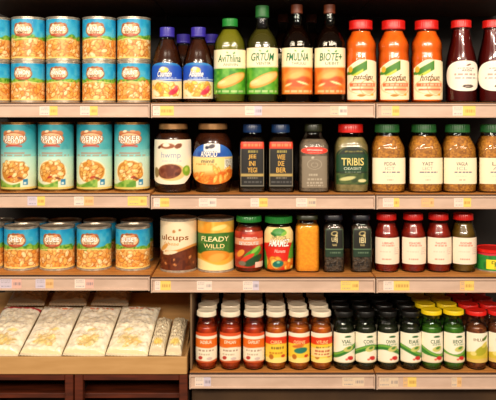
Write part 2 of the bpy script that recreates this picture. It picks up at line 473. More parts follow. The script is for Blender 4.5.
BEAN = [(242, 180, 92), (248, 202, 128), (236, 164, 72), (250, 216, 156), (226, 144, 56)]
def paint_bean(word, word2, seed):
    def f(a):
        xi = a.xi
        a.grad(.46, 1.0, (92, 190, 214), (10, 134, 190))
        a.speckle((a.Y > .5) * 1.0, 9, [(20, 150, 200), (60, 190, 220), (130, 214, 226)], seed, .45)
        # green leaves behind the bowl
        m = np.clip((.6 - a.Y - .12 * (vnoise(xi, a.Y, 7, seed + 3) - .5)) / .03, 0, 1) * np.clip((a.Y - .4) / .03, 0, 1)
        a.mix(m, (96, 158, 40)); a.speckle(m, 22, [(60, 120, 24), (150, 190, 60), (196, 206, 90)], seed + 5, .7)
        a.band(-.1, .47, (236, 176, 96), .02, .06, seed + 1, 4)
        a.blobs(lambda x, y: y < .45 + .03 * math.sin(x * 9 + seed), 170, .05, BEAN, (166, 88, 26), seed, 1.7)
        a.mix(np.clip(1 - abs(a.Y - .47 - .03 * np.cos(xi * 4.2)) / .018, 0, 1) * (abs(xi) < .42), (252, 226, 160))
        a.band(0, .035, (250, 214, 120), .012, .02, seed, 6)
        # badge
        x0 = -.03
        for dx in (-.16, -.05, .06, .15): a.ell(x0 + dx, .80 + .05 * (1 - abs(dx) * 4), .09, .085, (168, 96, 52), 0, .15)
        a.ell(x0, .715, .28, .19, (150, 84, 42), 0, .1); a.ell(x0, .72, .245, .145, (240, 212, 166), 0, .1); a.speckle((((xi - x0) / .24) ** 2 + ((a.Y - .72) / .14) ** 2 < 1) * 1.0, 16, [(196, 130, 76), (250, 232, 200), (220, 160, 100)], seed + 8, .6)
        a.ell(x0 - .12, .83, .05, .05, (250, 232, 200), .5, .3); a.ell(x0 + .1, .84, .06, .045, (232, 150, 96), 0, .3)
        a.mix(np.clip(1 - abs(a.Y - .605 + .35 * (xi - x0) ** 2) / .03, 0, 1) * (abs(xi - x0) < .19), (196, 52, 30))
        wr = .42 / a.a
        a.write(word, x0 / (a.a / 2), .75, .12, (255, 250, 236), wr * .92, .03, (122, 52, 24), .035, 0, -.25)
        a.write(word2, x0 / (a.a / 2), .65, .07, (128, 70, 36), wr * .6, .01, (250, 232, 196), .02)
    return f

def paint_tall(word, word2, seed):
    def f(a):
        xi = a.xi
        a.grad(0, .5, (226, 226, 190), (190, 224, 206)); a.grad(.5, 1.0, (150, 212, 204), (4, 112, 132))
        a.speckle((a.Y > .62) * 1.0, 6, [(10, 120, 140), (40, 160, 172), (90, 190, 194)], seed, .4)
        # bowl of beans
        a.ell(.0, .27, .245, .19, (250, 236, 190), 0, .06)
        a.ell(.0, .27, .225, .175, (206, 136, 46), 0, .08)
        a.blobs(lambda x, y: (x / .205) ** 2 + ((y - .275) / .15) ** 2 < 1, 64, .031, [(236, 178, 92), (244, 200, 124), (222, 152, 62), (250, 214, 150)], (160, 92, 22), seed, 1.6)
        a.ell(.06 * math.sin(seed), .19, .05, .02, (176, 44, 20), .3, .4); a.ell(.10, .17, .06, .025, (120, 60, 20), -.3, .5)
        # leaf at the bottom and a small panel
        m = np.clip((.12 + .04 * np.sin(xi * 11 + seed) - a.Y) / .02, 0, 1) * (xi < .1)
        a.mix(m, (112, 160, 46)); a.speckle(m, 26, [(70, 126, 26), (176, 196, 90)], seed, .6)
        a.band(0, .03, (224, 190, 96), .01)
        a.mix(((xi > .15) & (xi < .22) & (a.Y > .06) & (a.Y < .15)) * 1.0, (44, 130, 170)); a.mix(((xi > .16) & (xi < .2) & (a.Y > .075) & (a.Y < .11)) * 1.0, (206, 226, 220))
        # badge
        for dx in (-.12, -.04, .05, .12): a.ell(dx, .86, .065, .05, (190, 116, 70), 0, .15)
        a.ell(0, .78, .205, .105, (168, 84, 50), 0, .08); a.ell(0, .78, .19, .092, (232, 180, 130), 0, .1)
        a.ell(-.07, .895, .04, .022, (236, 214, 176), .2, .3); a.ell(.05, .9, .05, .02, (206, 150, 104), 0, .3)
        a.mix(np.clip(1 - abs(a.Y - .675 + .7 * xi ** 2) / .022, 0, 1) * (abs(xi) < .13), (206, 48, 36))
        a.mix(np.clip(1 - abs(a.Y - .56) / .014, 0, 1) * (abs(xi) < .17), (186, 96, 62)); a.lines(-.34, .34, .5, .54, 1, (176, 120, 84), seed)
        a.write(word, 0, .79, .075, (255, 246, 226), .35 / a.a, .02, (120, 50, 30), .06)
        a.write(word2, 0, .735, .05, (255, 244, 226), .29 / a.a, .02, (150, 60, 34), .05)
    return f

ORD = ['first', 'second', 'third', 'fourth', 'fifth', 'sixth', 'seventh']
# ---- top shelf: two tiers of blue bean cans
hw = 16.6; Yc, u, R = units('L', 1, hw, .012); zs = shelf_z('L', 1)
Hc = wz(60.6, Yc - R) - zs
Ht = wz(16.2, Yc - R) - wz(60.6, Yc - R)
words = {1: [('GUUT', 'HRED'), ('GRNUH', 'MMUT'), ('BUSUE', 'HRUUE'), ('KRNUT', 'SNSET'), ('ETNUT', 'RRUAT')], 0: [('HIIN', 'DRET'), ('KIMON', 'ATUN'), ('BANOM', 'HUUEE'), ('SCUOIT', 'BIUE'), ('BIAINT', 'IRWUE')]}
cxs = [-6.2, 28.4, 63.4, 99.2, 134]
for tier in (0, 1):
    for i, cx in enumerate(cxs):
        w = words[tier][i]
        tn = 'upper' if tier else 'lower'
        lab = '%s blue baked-bean can from the left, %s tier on the top shelf' % (ORD[i], tn) if i else 'blue baked-bean can cut by the left frame edge, %s tier on top shelf' % tn
        jx = [0, .0006, -.0006, .0005, 0][i] if tier else 0
        can('bean_can', lab, 'can', 'blue bean cans on the top shelf', (wx(cx, Yc) + jx, Yc, zs + (Hc + .0001 if tier else 0)), R, Hc if not tier else Ht, paint_bean(w[0], w[1], 10 * tier + i), 'a%d' % tier)
# ---- second shelf: tall teal cans
hw = 17.6; Yc, u, R = units('L', 2, hw, .016); zs = shelf_z('L', 2)
for i, (cx, w) in enumerate(zip([19, 56, 94.6, 132.2], [('IUBRADI', 'SOIUP'), ('NRMNA', 'ULEE'), ('WEMAN', 'OREIZA'), ('INKER', 'GALIEE')])):
    can('tall_bean_can', '%s tall teal bean can from the left on the second shelf' % ORD[i], 'can', 'tall teal bean cans', (wx(cx, Yc), Yc, zs), R, wz(121.8, Yc + R) - zs, paint_tall(w[0], w[1], 30 + i), 'tall', GOLDTIN, nv=88)
# ---- third shelf: short cans, with a second rank behind
hw = 17.2; Yc, u, R = units('L', 3, hw, .04); zs = shelf_z('L', 3)
front = []
for i, (cx, w) in enumerate(zip([-13.5, 22, 57.5, 94.3, 133], [('UURI', 'TUE'), ('SHEY', 'MUIT'), ('GUEE', 'RUIT'), ('MNESU', 'HIIUT'), ('BUISET', 'RIUTE')])):
    lab = '%s short blue bean can in the front rank of the third shelf' % ORD[i] if i else 'short blue bean can cut by the left frame edge, third shelf'
    front.append(can('bean_can', lab, 'can', 'blue bean cans on the third shelf', (wx(cx, Yc), Yc, zs), R, wz(222.3, Yc + R) - zs, paint_bean(w[0], w[1], 50 + i), 'c'))
for i, o in enumerate(front):
    lab = 'shadowed bean can behind the %s front bean can of the third shelf' % ORD[i] if i else 'shadowed bean can behind the can cut by the frame, third shelf'
    dup(o, (o.location.x - .005, Yc + 2 * R + .006, zs), lab, 'rear rank of bean cans on the third shelf', .4)

# ------------------------------------------------------------------ glass bottles, top shelf middle bay
BROWN = solid('brown_sauce', (40, 17, 8), .2, col2=(70, 32, 13), scale=18, coat=.3)
PURPLE = solid('violet_cap', (58, 46, 168), .35, col2=(50, 38, 150), scale=30, coat=.2)
def paint_violet(w1, w2, seed):
    def f(a):
        a.grad(0, 1, (44, 70, 176), (30, 84, 190)); xi = a.xi
        a.mix(np.clip((a.Y - .9) / .05, 0, 1), (40, 130, 196))
        a.band(-.1, .5, (246, 226, 176), .02, .08, seed, 2)
        a.mix(np.clip(1 - abs(a.Y - .53) / .025, 0, 1) * (xi > -.3), (238, 240, 236))
        a.blobs(lambda x, y: (x / .42) ** 2 + ((y - .26) / .2) ** 2 < 1, 46, .055, [(246, 206, 90), (240, 180, 60), (250, 226, 140), (206, 170, 60)], (190, 120, 40), seed, 1.7)
        a.ell(.24, .2, .19, .09, (206, 50, 76), .5, .3); a.ell(.3, .3, .1, .06, (226, 96, 110), .8, .4); a.ell(-.32, .16, .2, .08, (250, 236, 196), -.5, .3)
        a.band(0, .05, (236, 222, 196), .02)
        a.ell(-.05, .79, .16, .1, (250, 206, 90), 0, .25); a.ell(-.08, .83, .08, .06, (246, 240, 214), 0, .3)
        a.write(w1, -.05, .69, .17, (255, 255, 250), .52, .02, (30, 40, 120), .03, .2)
        a.lines(-.5, .55, .55, .6, 1, (230, 236, 250), seed)
    return f
violet_prof = [(36, 6.4), (38.5, 6.6), (43, 8.2), (50, 11.5), (57, 13.2), (61, 14.6), (65, 15), (80, 15), (95, 15), (101, 15)]
vi = []
for i, (cx, w1) in enumerate(((167.2, 'Cuumtin'), (198.4, 'ABlanhe'))):
    vi.append(container('sauce_bottle', ['dark sauce bottle with violet cap standing beside the bean cans', 'dark sauce bottle with violet cap standing beside the green-capped bottle'][i], 'bottle', 'violet-capped sauce bottles', 'M', 1, cx,
        violet_prof, (26.7, 36.5, 7.4), BROWN, 40, dict(half=1.36, y=(62.5, 98.5), paint=paint_violet(w1, '', 3 + i), top=lambda u: 1 - .16 * abs(u) ** 3), .015, capmat=PURPLE, key='violet'))
for i, o in enumerate(vi):
    dup(o, (o.location.x + (.026 if i == 0 else .024), o.location.y + .15, o.location.z), ['shadowed violet-capped bottle in the gap between both front violet-capped bottles', 'shadowed violet-capped bottle behind the one next to the green-capped bottle'][i], 'rear rank of violet-capped bottles')

GREENCAP = solid('green_cap', (34, 140, 52), .35, col2=(26, 122, 44), scale=30, coat=.2)
DKGREENCAP = solid('dark_green_cap', (36, 106, 46), .4, col2=(26, 84, 36), scale=30)
OIL = solid('green_oil', (110, 108, 24), .15, col2=(84, 92, 20), scale=9, coat=.3)
OIL2 = solid('dark_green_oil', (64, 60, 18), .15, col2=(44, 50, 14), scale=9, coat=.3)
def paint_oil(w1, w2, seed, low, food, foodedge):
    def f(a):
        xi = a.xi
        a.grad(0, 1, (250, 238, 206), (248, 232, 190))
        a.band(-.1, .58, low, .02, .02, seed, 2)
        if low[1] > 120:
            a.speckle((a.Y < .57) * 1.0, 14, [(40, 120, 20), (86, 164, 34), (130, 190, 60)], seed, .6)
            a.ell(.05, .31, .4, .13, foodedge, .42, .15); a.ell(.05, .32, .36, .105, food, .42, .3)
            for k in range(5): a.ell(-.2 + .12 * k, .22 + .05 * k, .07, .055, np.array(food) * (1.0 + .04 * (k % 2)), .4, .4)
            a.ell(-.18, .26, .12, .05, (250, 214, 150), .3, .5)
        else:
            a.speckle((a.Y < .57) * 1.0, 7, [(214, 100, 24), (232, 130, 40), (196, 84, 18)], seed, .6)
            a.ell(.0, .36, .36, .2, food, .1, .25); a.ell(.02, .27, .34, .13, foodedge, .1, .3); a.ell(-.04, .4, .2, .09, (250, 178, 92), .3, .5)
            a.ell(.1, .24, .16, .03, (250, 216, 150), -.3, .4); a.ell(-.2, .2, .1, .03, (248, 206, 140), .4, .4)
        a.mix(np.clip(1 - abs(a.Y - .59) / .012, 0, 1), (210, 200, 120)); a.lines(-.8, .8, .02, .1, 1, (236, 236, 190), seed)
        a.write(w1, 0, .80, .17, (20, 110, 58), .78, .014, None, 0, .1)
        a.write(w2, .05, .66, .06, (70, 100, 60), .5, .0)
        a.ell(.1, .92, .04, .025, (60, 140, 60), .7, .4); a.ell(-.05, .93, .035, .02, (90, 160, 70), -.6, .4)
    return f
container('oil_bottle', 'green oil bottle with short neck and bright green cap', 'bottle', None, 'M', 1, 230,
    [(25.5, 6.8), (28, 7), (33, 10), (39, 14), (45, 15.8), (50, 16), (95, 16), (101, 15.6)], (18, 26, 7.8), OIL, 30,
    dict(half=1.2, y=(49.5, 94), paint=paint_oil('AviThlina', 'ANIIVIN', 60, (72, 150, 30), (238, 190, 104), (214, 140, 44))), .015, n=2.6, capmat=GREENCAP, key='oilA')
container('oil_bottle', 'tall long-necked oil bottle with dark green cap', 'bottle', None, 'M', 1, 262.2,
    [(16.5, 5.4), (19, 5.6), (25, 6), (30, 8), (37, 13), (43, 15.4), (48, 16), (95, 16), (101, 15.6)], (5, 17, 6.8), OIL2, 30,
    dict(half=1.2, y=(47.5, 94), paint=paint_oil('GRTUM', 'VENTIR', 61, (76, 152, 30), (240, 196, 120), (216, 150, 50))), .015, n=2.6, capmat=DKGREENCAP, key='oilB')
COPPER = solid('copper_cap', (104, 48, 24), .35, col2=(82, 36, 18), scale=30, coat=.2)
DARKSAUCE = solid('dark_sauce', (26, 15, 9), .15, col2=(40, 22, 12), scale=14, coat=.3)
cop_prof = [(12.5, 4.8), (15, 5), (22, 5.4), (28, 7.2), (34, 11.4), (41, 14.8), (46, 15.5), (95, 15.5), (101, 15)]
for i, (cx, w1, w2) in enumerate(((296.8, 'FMULNA', 'TARUULI'), (329.4, 'BIOTE+', 'UEBIT'))):
    o = container('sauce_bottle', ['dark long-necked bottle with copper cap beside the dark green capped one', 'dark long-necked bottle with copper cap beside the orange juice'][i], 'bottle', 'copper-capped dark bottles', 'M', 1, cx, cop_prof, (4, 13, 5.8), DARKSAUCE, 26,
        dict(half=1.22, y=(47.5, 94), paint=paint_oil(w1, w2, 62 + i, (226, 118, 34), (238, 150, 62), (200, 84, 22))), .015, n=2.6, capmat=COPPER, glass=GLASS_DARK, key='copper')
    dup(o, (o.location.x + (-.026 if i == 0 else -.03), o.location.y + .17, o.location.z), ['shadowed copper-capped bottle seen between dark green and copper front caps', 'shadowed copper-capped bottle in the gap between both front copper-capped bottles'][i], 'rear rank of copper-capped bottles')

# ------------------------------------------------------------------ orange and maroon juice, top shelf
REDCAP = solid('red_cap', (222, 30, 20), .35, col2=(206, 22, 16), scale=30, coat=.2)
ORANGE = solid('orange_juice', (232, 92, 12), .25, col2=(246, 122, 28), scale=16, coat=.3)
def paint_orange(w1, seed):
    def f(a):
        xi = a.xi
        a.c[:] = (250, 236, 196)
        a.ell(.02, .32, .46, .2, (238, 150, 88), 0, .1, .86)
        m = (xi + a.Y * 1.0 < .52) * (a.Y > .62)
        a.mix(np.clip((.98 - a.Y * 1.05 - (xi + .42) * .55) * -1, 0, 0), (0, 0, 0))
        d = (a.Y - .8) - .55 * (xi + .1)
        a.mix(np.clip((.13 - abs(d + .04)) / .03, 0, 1) * (xi < .1) * (a.Y > .62), (66, 128, 30)); a.mix(np.clip((.05 - abs(d + .12)) / .03, 0, 1) * (xi < .0) * (a.Y > .6), (196, 206, 60))
        a.ell(-.34, .76, .08, .09, (240, 170, 40), 0, .3)
        a.ell(.14, .3, .24, .22, (240, 176, 122), 0, .08, .8); a.ell(.14, .27, .19, .14, (246, 190, 140), 0, .3)
        a.mix(np.clip((.055 - abs(a.Y - .37)) / .02, 0, 1) * (abs(xi) < .36), (228, 112, 70)); a.lines(-.62, .62, .33, .41, 1, (250, 220, 180), seed, .7)
        a.mix(np.clip((.03 - abs(a.Y - .25)) / .02, 0, 1) * (abs(xi) < .3), (220, 96, 60))
        a.ell(-.05, .1, .12, .035, (180, 120, 30), 0, .3); a.ell(.25, .12, .06, .03, (246, 170, 30), 0, .3)
        a.write(w1, .02, .55, .17, (96, 50, 24), .74, .012, None, 0, .35)
    return f
or_prof = [(28, 9.4), (30, 9.6), (34, 10.2), (38.5, 12.8), (43, 15), (48, 15.4), (53, 14.8), (57, 15.3), (62, 15.5), (96, 15.5), (101, 15.2)]
ors = []
for i, (cx, w1) in enumerate(((360.8, 'patdigu'), (393.4, 'rcetfun'), (426.6, 'hntbun'))):
    ors.append(container('juice_bottle', ['orange juice bottle with red cap beside the dark copper-capped bottle', 'orange juice bottle with red cap between two like it', 'orange juice bottle with red cap beside the maroon juice'][i], 'bottle', 'orange juice bottles', 'R' if i else 'M', 1, cx, or_prof, (19.4, 28.6, 11.6), ORANGE, 32,
        dict(half=1.15, y=(59.5, 99.5), paint=paint_orange(w1, 70 + i), top=lambda u: 1 - .05 * max(0, u) ** 2 - .28 * max(0, -u - .2) ** 1.2), .015, capmat=REDCAP, key='orange'))
MAROON = solid('maroon_juice', (96, 14, 8), .18, col2=(64, 8, 6), scale=8, coat=.3, sss=.0)
def paint_round(seed):
    def f(a):
        a.c[:] = (250, 240, 222)
        a.write('ARISH', .05, .68, .07, (70, 40, 40), .36, .0); a.lines(-.4, .4, .72, .78, 1, (120, 90, 90), seed)
        a.lines(-.55, .55, .5, .6, 1, (150, 110, 100), seed + 1); a.lines(-.6, .65, .4, .46, 1, (110, 96, 110), seed + 2, .8)
        a.ell(.08, .16, .2, .06, (66, 46, 40), 0, .15); a.lines(-.05, .25, .13, .19, 1, (240, 220, 200), seed)
        a.ell(.1, .86, .1, .03, (120, 80, 70), .3, .3)
    return f
mar_prof = [(26.5, 8.4), (29, 8.4), (35, 9), (45, 11), (55, 13.6), (62, 15), (68, 15.3), (90, 15.3), (101, 15)]
crc = lambda u: .5 + .5 * (1 - abs(u) ** 2.6) ** .5
for i, cx in enumerate((461.2, 492.6)):
    container('juice_bottle', ['maroon juice bottle with red cap and round label beside the orange juice', 'maroon juice bottle with round label cut by the frame edge'][i], 'bottle', 'maroon juice bottles', 'R', 1, cx, mar_prof, (19.4, 27, 9.9), MAROON, 30,
        dict(half=1.42, y=(60.5, 91), paint=paint_round(80 + i), top=crc, bot=lambda u: 1 - crc(u)), .015, capmat=REDCAP, key='maroon')

# ------------------------------------------------------------------ second shelf, middle bay
def paint_nut(a):
    xi = a.xi
    a.c[:] = (246, 230, 204)
    a.ell(-.1, .86, .2, .07, (150, 84, 50), 0, .2); a.ell(-.12, .88, .1, .05, (250, 236, 210), 0, .3); a.ell(.16, .86, .1, .06, (130, 70, 40), .4, .2); a.ell(-.3, .83, .06, .04, (90, 50, 30), .4, .3)
    a.ell(.0, .27, .36, .2, (236, 190, 120), 0, .1)
    a.ell(-.05, .29, .3, .17, (92, 40, 24), .1, .1); a.speckle((((xi + .05) / .27) ** 2 + ((a.Y - .29) / .15) ** 2 < 1) * 1.0, 12, [(84, 36, 20), (150, 84, 56), (110, 50, 30)], 5, .8)
    a.ell(-.4, .26, .1, .13, (140, 112, 60), .2, .2); a.ell(.38, .3, .13, .13, (120, 164, 40), 0, .15); a.ell(.36, .33, .06, .06, (180, 200, 80), 0, .4)
    a.write('hwmp', -.02, .64, .17, (150, 168, 190), .58, .0); a.lines(-.4, .4, .5, .55, 1, (180, 180, 190), 3)
GOLDLID = solid('bronze_lid', (186, 140, 90), .35, .45, col2=(160, 116, 72), scale=40)
BLACKPICKLE = solid('dark_preserve', (34, 16, 10), .2, col2=(66, 30, 14), scale=26, coat=.3)
container('preserve_jar', 'dark preserve jar with bronze lid and cream nut label', 'jar', None, 'M', 2, 173.3,
    [(128.5, 13), (130.5, 13.4), (134, 16), (138, 18.2), (143, 18.8), (182, 18.8), (187, 18.2), (191.5, 18)], (123.4, 129.4, 14.4), BLACKPICKLE, 133,
    dict(half=1.3, y=(139.8, 184.5), paint=paint_nut, bot=lambda u: .10 * abs(u) ** 3 + (.14 * max(0, u - .55) ** 1 / .45)), .02, capmat=GOLDLID, key='nut', knurl=.01)
def paint_blue(a):
    xi = a.xi
    a.c[:] = (248, 218, 140)
    a.mix(np.clip((a.Y - .66) / .02, 0, 1), (34, 84, 176)); a.speckle((a.Y > .68) * 1.0, 5, [(24, 60, 150), (60, 130, 210), (30, 90, 180)], 4, .6)
    a.mix((abs(xi) < .2) * np.clip((a.Y - .76) / .02, 0, 1), (240, 238, 230)); a.ell(0, .93, .1, .06, (60, 50, 60), .3, .3); a.ell(-.12, .9, .06, .05, (40, 40, 60), 0, .3)
    m = (xi > .33) * (a.Y > .36) * (a.Y < .62); a.mix(m * 1.0, (252, 246, 226)); a.mix(m * (xi > .36) * (abs(((a.Y * 30) % 1) - .5) < .22), (60, 40, 30))
    a.mix(np.clip((.36 + .1 * xi - a.Y) / .15, 0, 1), (234, 128, 40)); a.blobs(lambda x, y: y < .34 + .1 * x, 40, .04, [(238, 140, 50), (250, 190, 90), (222, 104, 30)], (214, 110, 30), 9, 2.6)
    a.write('ANAUD', -.12, .74, .14, (255, 250, 240), .46, .02, (24, 30, 70), .05)
    a.write('mimil', -.16, .57, .09, (40, 40, 70), .36, .01); a.lines(-.7, .2, .46, .52, 1, (190, 120, 60), 3)
container('preserve_jar', 'round-shouldered dark jar with bronze lid and blue and cream label', 'jar', None, 'M', 2, 212.9,
    [(128.5, 13), (130.5, 13.4), (134, 15.2), (140, 18.8), (147, 20.2), (155, 20.3), (175, 20), (186, 18.6), (191.5, 17.6)], (123.2, 129.6, 14.6), BLACKPICKLE, 133,
    dict(half=1.28, y=(143.5, 184.5), paint=paint_blue, bot=lambda u: .18 * abs(u) ** 2.5, top=lambda u: 1 - .32 * abs(u) ** 2.4), .02, capmat=GOLDLID, key='blueband', knurl=.01)
NAVY = solid('navy_cap', (14, 58, 110), .35, col2=(10, 44, 90), scale=30, coat=.2)
BLACKSOY = solid('black_liquid', (22, 18, 12), .12, col2=(34, 26, 15), scale=10, coat=.3)
def paint_soy(rows, seed):
    def f(a):
        a.c[:] = (18, 14, 9); xi = a.xi
        a.mix((abs(a.X) > .93) * (abs(a.X) < .985) * 1.0, (150, 140, 116)); a.mix((abs(a.Y - .015) < .01) * 1.0, (120, 110, 90))  # grey border paints in the glint of the bevelled glass edges
        a.mix(np.clip((a.Y - .84) / .01, 0, 1), (206, 56, 24)); a.lines(-.85, .85, .87, .98, 1, (246, 150, 90), seed, .8)
        a.lines(-.4, .5, .74, .82, 1, (210, 190, 90), seed, .7)
        a.mix(np.clip((.035 - abs(a.Y - .26)) / .01, 0, 1) * (abs(xi) < .2), (176, 150, 84)); a.lines(-.5, .5, .17, .22, 1, (180, 170, 150), seed, .6)
        a.lines(-.9, .9, .08, .12, 1, (120, 120, 120), seed + 3, .6); a.band(0, .02, (120, 120, 110), .01)
        for k, w in enumerate(rows): a.write(w, .0, .66 - .145 * k, .11, (222, 170, 70), [.44, .34, .52][k], .012)
    return f
soy_prof = [(132, 8, 2.2), (134, 8.2, 2.4), (136.5, 10, 3), (141, 13.2, 4.5), (144, 13.7, 5.5), (185, 13.7, 5.5), (191, 13.3, 5.5)]
for i, (cx, rows) in enumerate(((252.2, ('JEE', 'INI', 'YEGI')), (280.6, ('WEE', 'IXE', 'BER')))):
    container('soy_bottle', ['square black bottle with navy cap beside the blue-labelled jar', 'square black bottle with navy cap beside the grey clear bottle'][i], 'bottle', 'navy-capped square bottles', 'M', 2, cx, soy_prof, (124, 132.6, 9.2), BLACKSOY, 137,
        dict(half=.74, y=(141.8, 186.5), paint=paint_soy(rows, 90 + i), nu=48), .03, ky=.9, capmat=NAVY, glass=GLASS, key='soy')
GREYSALT = solid('grey_granules', (120, 104, 84), .6, col2=(88, 76, 60), scale=220, voronoi=True)
BLACKCAP = solid('black_cap', (9, 9, 8), .3, col2=(15, 14, 12), scale=30, coat=.2)
OLIVECAP = solid('dark_olive_cap', (44, 50, 24), .4, col2=(36, 40, 20), scale=30, coat=.2)
def paint_oval(a):
    a.c[:] = (222, 48, 26); a.ell(0, .5, a.a * .5, .52, (250, 180, 140), 0, .03, .94); a.write('Wndehjna', 0, .55, .34, (255, 236, 220), .7, .0, None, 0, .3); a.lines(-.5, .5, .15, .3, 1, (250, 200, 180), 3)
el = lambda u: .5 + .5 * (1 - min(1, abs(u)) ** 2.2) ** .5
def paint_faint(a):
    a.c[:] = (132, 118, 98)
    a.ell(0, .74, .2, .17, (196, 184, 164), 0, .1, .86); a.ell(0, .72, .1, .08, (190, 178, 158), 0, .15, .75); a.ell(-.05, .95, .05, .04, (196, 184, 164), .5, .3)
    a.lines(-.5, .3, .36, .46, 1, (206, 194, 172), 2); a.lines(-.7, .6, .22, .32, 1, (200, 188, 166), 4); a.lines(-.7, .7, .04, .2, 2, (206, 194, 174), 6)
clear_prof = [(131, 8.4, 2.2), (134, 8.6, 2.4), (137.5, 10.6, 2.8), (143, 14.4, 3.6), (148, 15.5, 4), (184, 15.6, 4), (192, 15.2, 4)]
container('spice_bottle', 'grey clear bottle with dark cap and red oval sticker', 'bottle', None, 'M', 2, 313.3, clear_prof, (123.8, 131.5, 8.8), GREYSALT, 139,
    dict(half=.8, y=(147, 154.2), paint=paint_oval, top=el, bot=lambda u: 1 - el(u), nv=24, name='sticker'), .025, ky=.9, capmat=OLIVECAP, key='clear',
    extra_label=dict(half=.72, y=(156, 188), paint=paint_faint))
OLIVES = solid('olive_contents', (112, 100, 56), .35, col2=(150, 134, 84), scale=60, coat=.3)
def paint_tribis(a):
    xi = a.xi
    a.c[:] = (20, 34, 14); a.ell(0, .42, .38, .62, (150, 160, 70), 0, .03, .955)
    a.mix((abs(xi) < .35) * (a.Y > .34) * (a.Y < .8), (14, 58, 28)); a.lines(-.6, .6, .84, .9, 1, (190, 170, 80), 4)
    a.speckle((a.Y < .3) * 1.0, 8, [(30, 80, 30), (120, 140, 60), (60, 90, 40)], 4, .6); a.ell(-.1, .16, .2, .06, (200, 196, 130), .2, .3); a.ell(.2, .1, .1, .05, (220, 210, 150), 0, .3)
    a.write('TRIBIS', 0, .6, .2, (226, 206, 120), .82, .012); a.write('OEASIIIT', 0, .42, .07, (210, 220, 190), .66, .0); a.lines(-.5, .5, .3, .35, 1, (190, 210, 180), 2)
container('olive_jar', 'flat jar with red cap and arched dark green label', 'jar', None, 'M', 2, 350.5,
    [(132, 11, 2.2), (134.5, 11.4, 2.6), (138, 13.6, 3), (144, 16.8, 3.6), (150, 17.4, 4), (184, 17.4, 4), (192, 17, 4)], (123.8, 132.8, 12.3), OLIVES, 137,
    dict(half=.86, y=(146.5, 184.5), paint=paint_tribis, top=lambda u: 1 - .2 * abs(u) ** 3), .022, ky=.85, capmat=REDCAP, key='tribis')
SPICE = solid('brown_spice', (138, 84, 12), .6, col2=(192, 130, 34), scale=260, voronoi=True, bump=.3)
def paint_plain(w1, w2, seed):
    def f(a):
        a.c[:] = (250, 232, 196)
        a.write(w1, 0, .78, .13, (60, 60, 70), .4, .0); a.write(w2, 0, .6, .12, (150, 150, 150), .36, -.008)
        a.lines(-.5, .55, .42, .48, 1, (70, 80, 110), seed, .9); a.lines(-.35, .3, .28, .33, 1, (190, 180, 160), seed + 1); a.lines(-.15, .2, .13, .18, 1, (90, 80, 80), seed + 2)
    return f
sp_prof = [(132, 11.2, 2.1), (134.5, 11.4, 2.2), (138, 12.8, 2.4), (145, 16, 3.2), (150, 17, 3.6), (185, 17, 3.6), (193, 16.7, 3.6)]
for i, (cx, w1, w2) in enumerate(((387, 'FDDA', 'ICT'), (423.8, 'YAST', 'LECT'), (457.4, 'VAGLA', 'ICL'), (492.6, 'LAII', 'AB'))):
    container('spice_jar', ['brown spice jar with green lid beside the red-capped olive jar', 'second green-lidded brown spice jar from the red-capped olive jar', 'third green-lidded brown spice jar from the red-capped olive jar', 'green-lidded brown spice jar cut by the frame edge'][i], 'jar', 'green-lidded spice jars', 'R', 2, cx, sp_prof, (124, 132.6, 12.2), SPICE, 136,
        dict(half=.98, y=(158, 184), paint=paint_plain(w1, w2, 100 + 5 * i), nv=44), .022, ky=.9, capmat=DKGREENCAP, key='spice') if i else container('spice_jar', 'brown spice jar with green lid beside the red-capped olive jar', 'jar', 'green-lidded spice jars', 'R', 2, cx, sp_prof, (124, 132.6, 12.2), SPICE, 136,
        dict(half=.98, y=(158, 184), paint=paint_plain(w1, w2, 100), nv=44), .022, ky=.9, capmat=DKGREENCAP, key='spice')

# ------------------------------------------------------------------ third shelf, middle bay
def paint_choc(a):
    xi = a.xi
    a.c[:] = (244, 222, 184)
    e = .42 + .06 * np.sin(xi * 5 - .6)
    a.mix(np.clip((e - a.Y) / .015, 0, 1), (92, 36, 12)); a.speckle((a.Y < e - .03) * 1.0, 16, [(70, 24, 8), (120, 54, 20), (96, 40, 14)], 4, .6)
    a.mix(np.clip((.035 - abs(a.Y - e - .015)) / .02, 0, 1) * (xi > -.28), (214, 138, 62)); a.ell(-.3, .46, .14, .05, (226, 160, 80), .6, .2); a.ell(-.16, .36, .2, .04, (244, 222, 184), .15, .2)
    a.blobs(lambda x, y: y < .3, 26, .03, [(150, 80, 40), (120, 60, 26), (180, 110, 60)], (70, 26, 8), 4, 1.4)
    a.ell(.06, .83, .03, .03, (170, 110, 60), 0, .3); a.ell(-.06, .8, .04, .04, (190, 130, 70), .4, .3)
    a.write('ulcups', -.06 / (a.a / 2), .66, .15, (150, 92, 44), .26, .014); a.write('fabeae', -.12 / (a.a / 2), .55, .07, (220, 160, 80), .14, .0, None, 0, .2)
def paint_mango(a):
    xi = a.xi
    a.c[:] = (236, 176, 60)
    a.speckle((a.Y > .6) * 1.0, 5, [(230, 140, 30), (246, 200, 90), (238, 166, 50)], 3, .7); a.ell(.1, .88, .2, .06, (250, 220, 130), .2, .3)
    a.band(.33, .76, (56, 112, 40), .015, .03, 5, 2); a.speckle(((a.Y > .35) & (a.Y < .74)) * 1.0, 6, [(36, 90, 30), (86, 136, 50), (60, 116, 40)], 8, .5)
    a.ell(0, .3, .36, .12, (226, 140, 40), 0, .12); a.ell(.04, .26, .22, .1, (240, 170, 70), .2, .3)
    e = .17 + .05 * np.cos(xi * 6 + 2.4); a.mix(np.clip((e - a.Y) / .02, 0, 1), (250, 228, 160))
    a.write('FLEADY', 0, .645, .1, (250, 236, 170), .26, .012, None, 0, .1); a.write('WILLD', -.02, .5, .085, (250, 226, 150), .19, .012); a.lines(-.15, .15, .42, .45, 1, (210, 226, 170), 3)
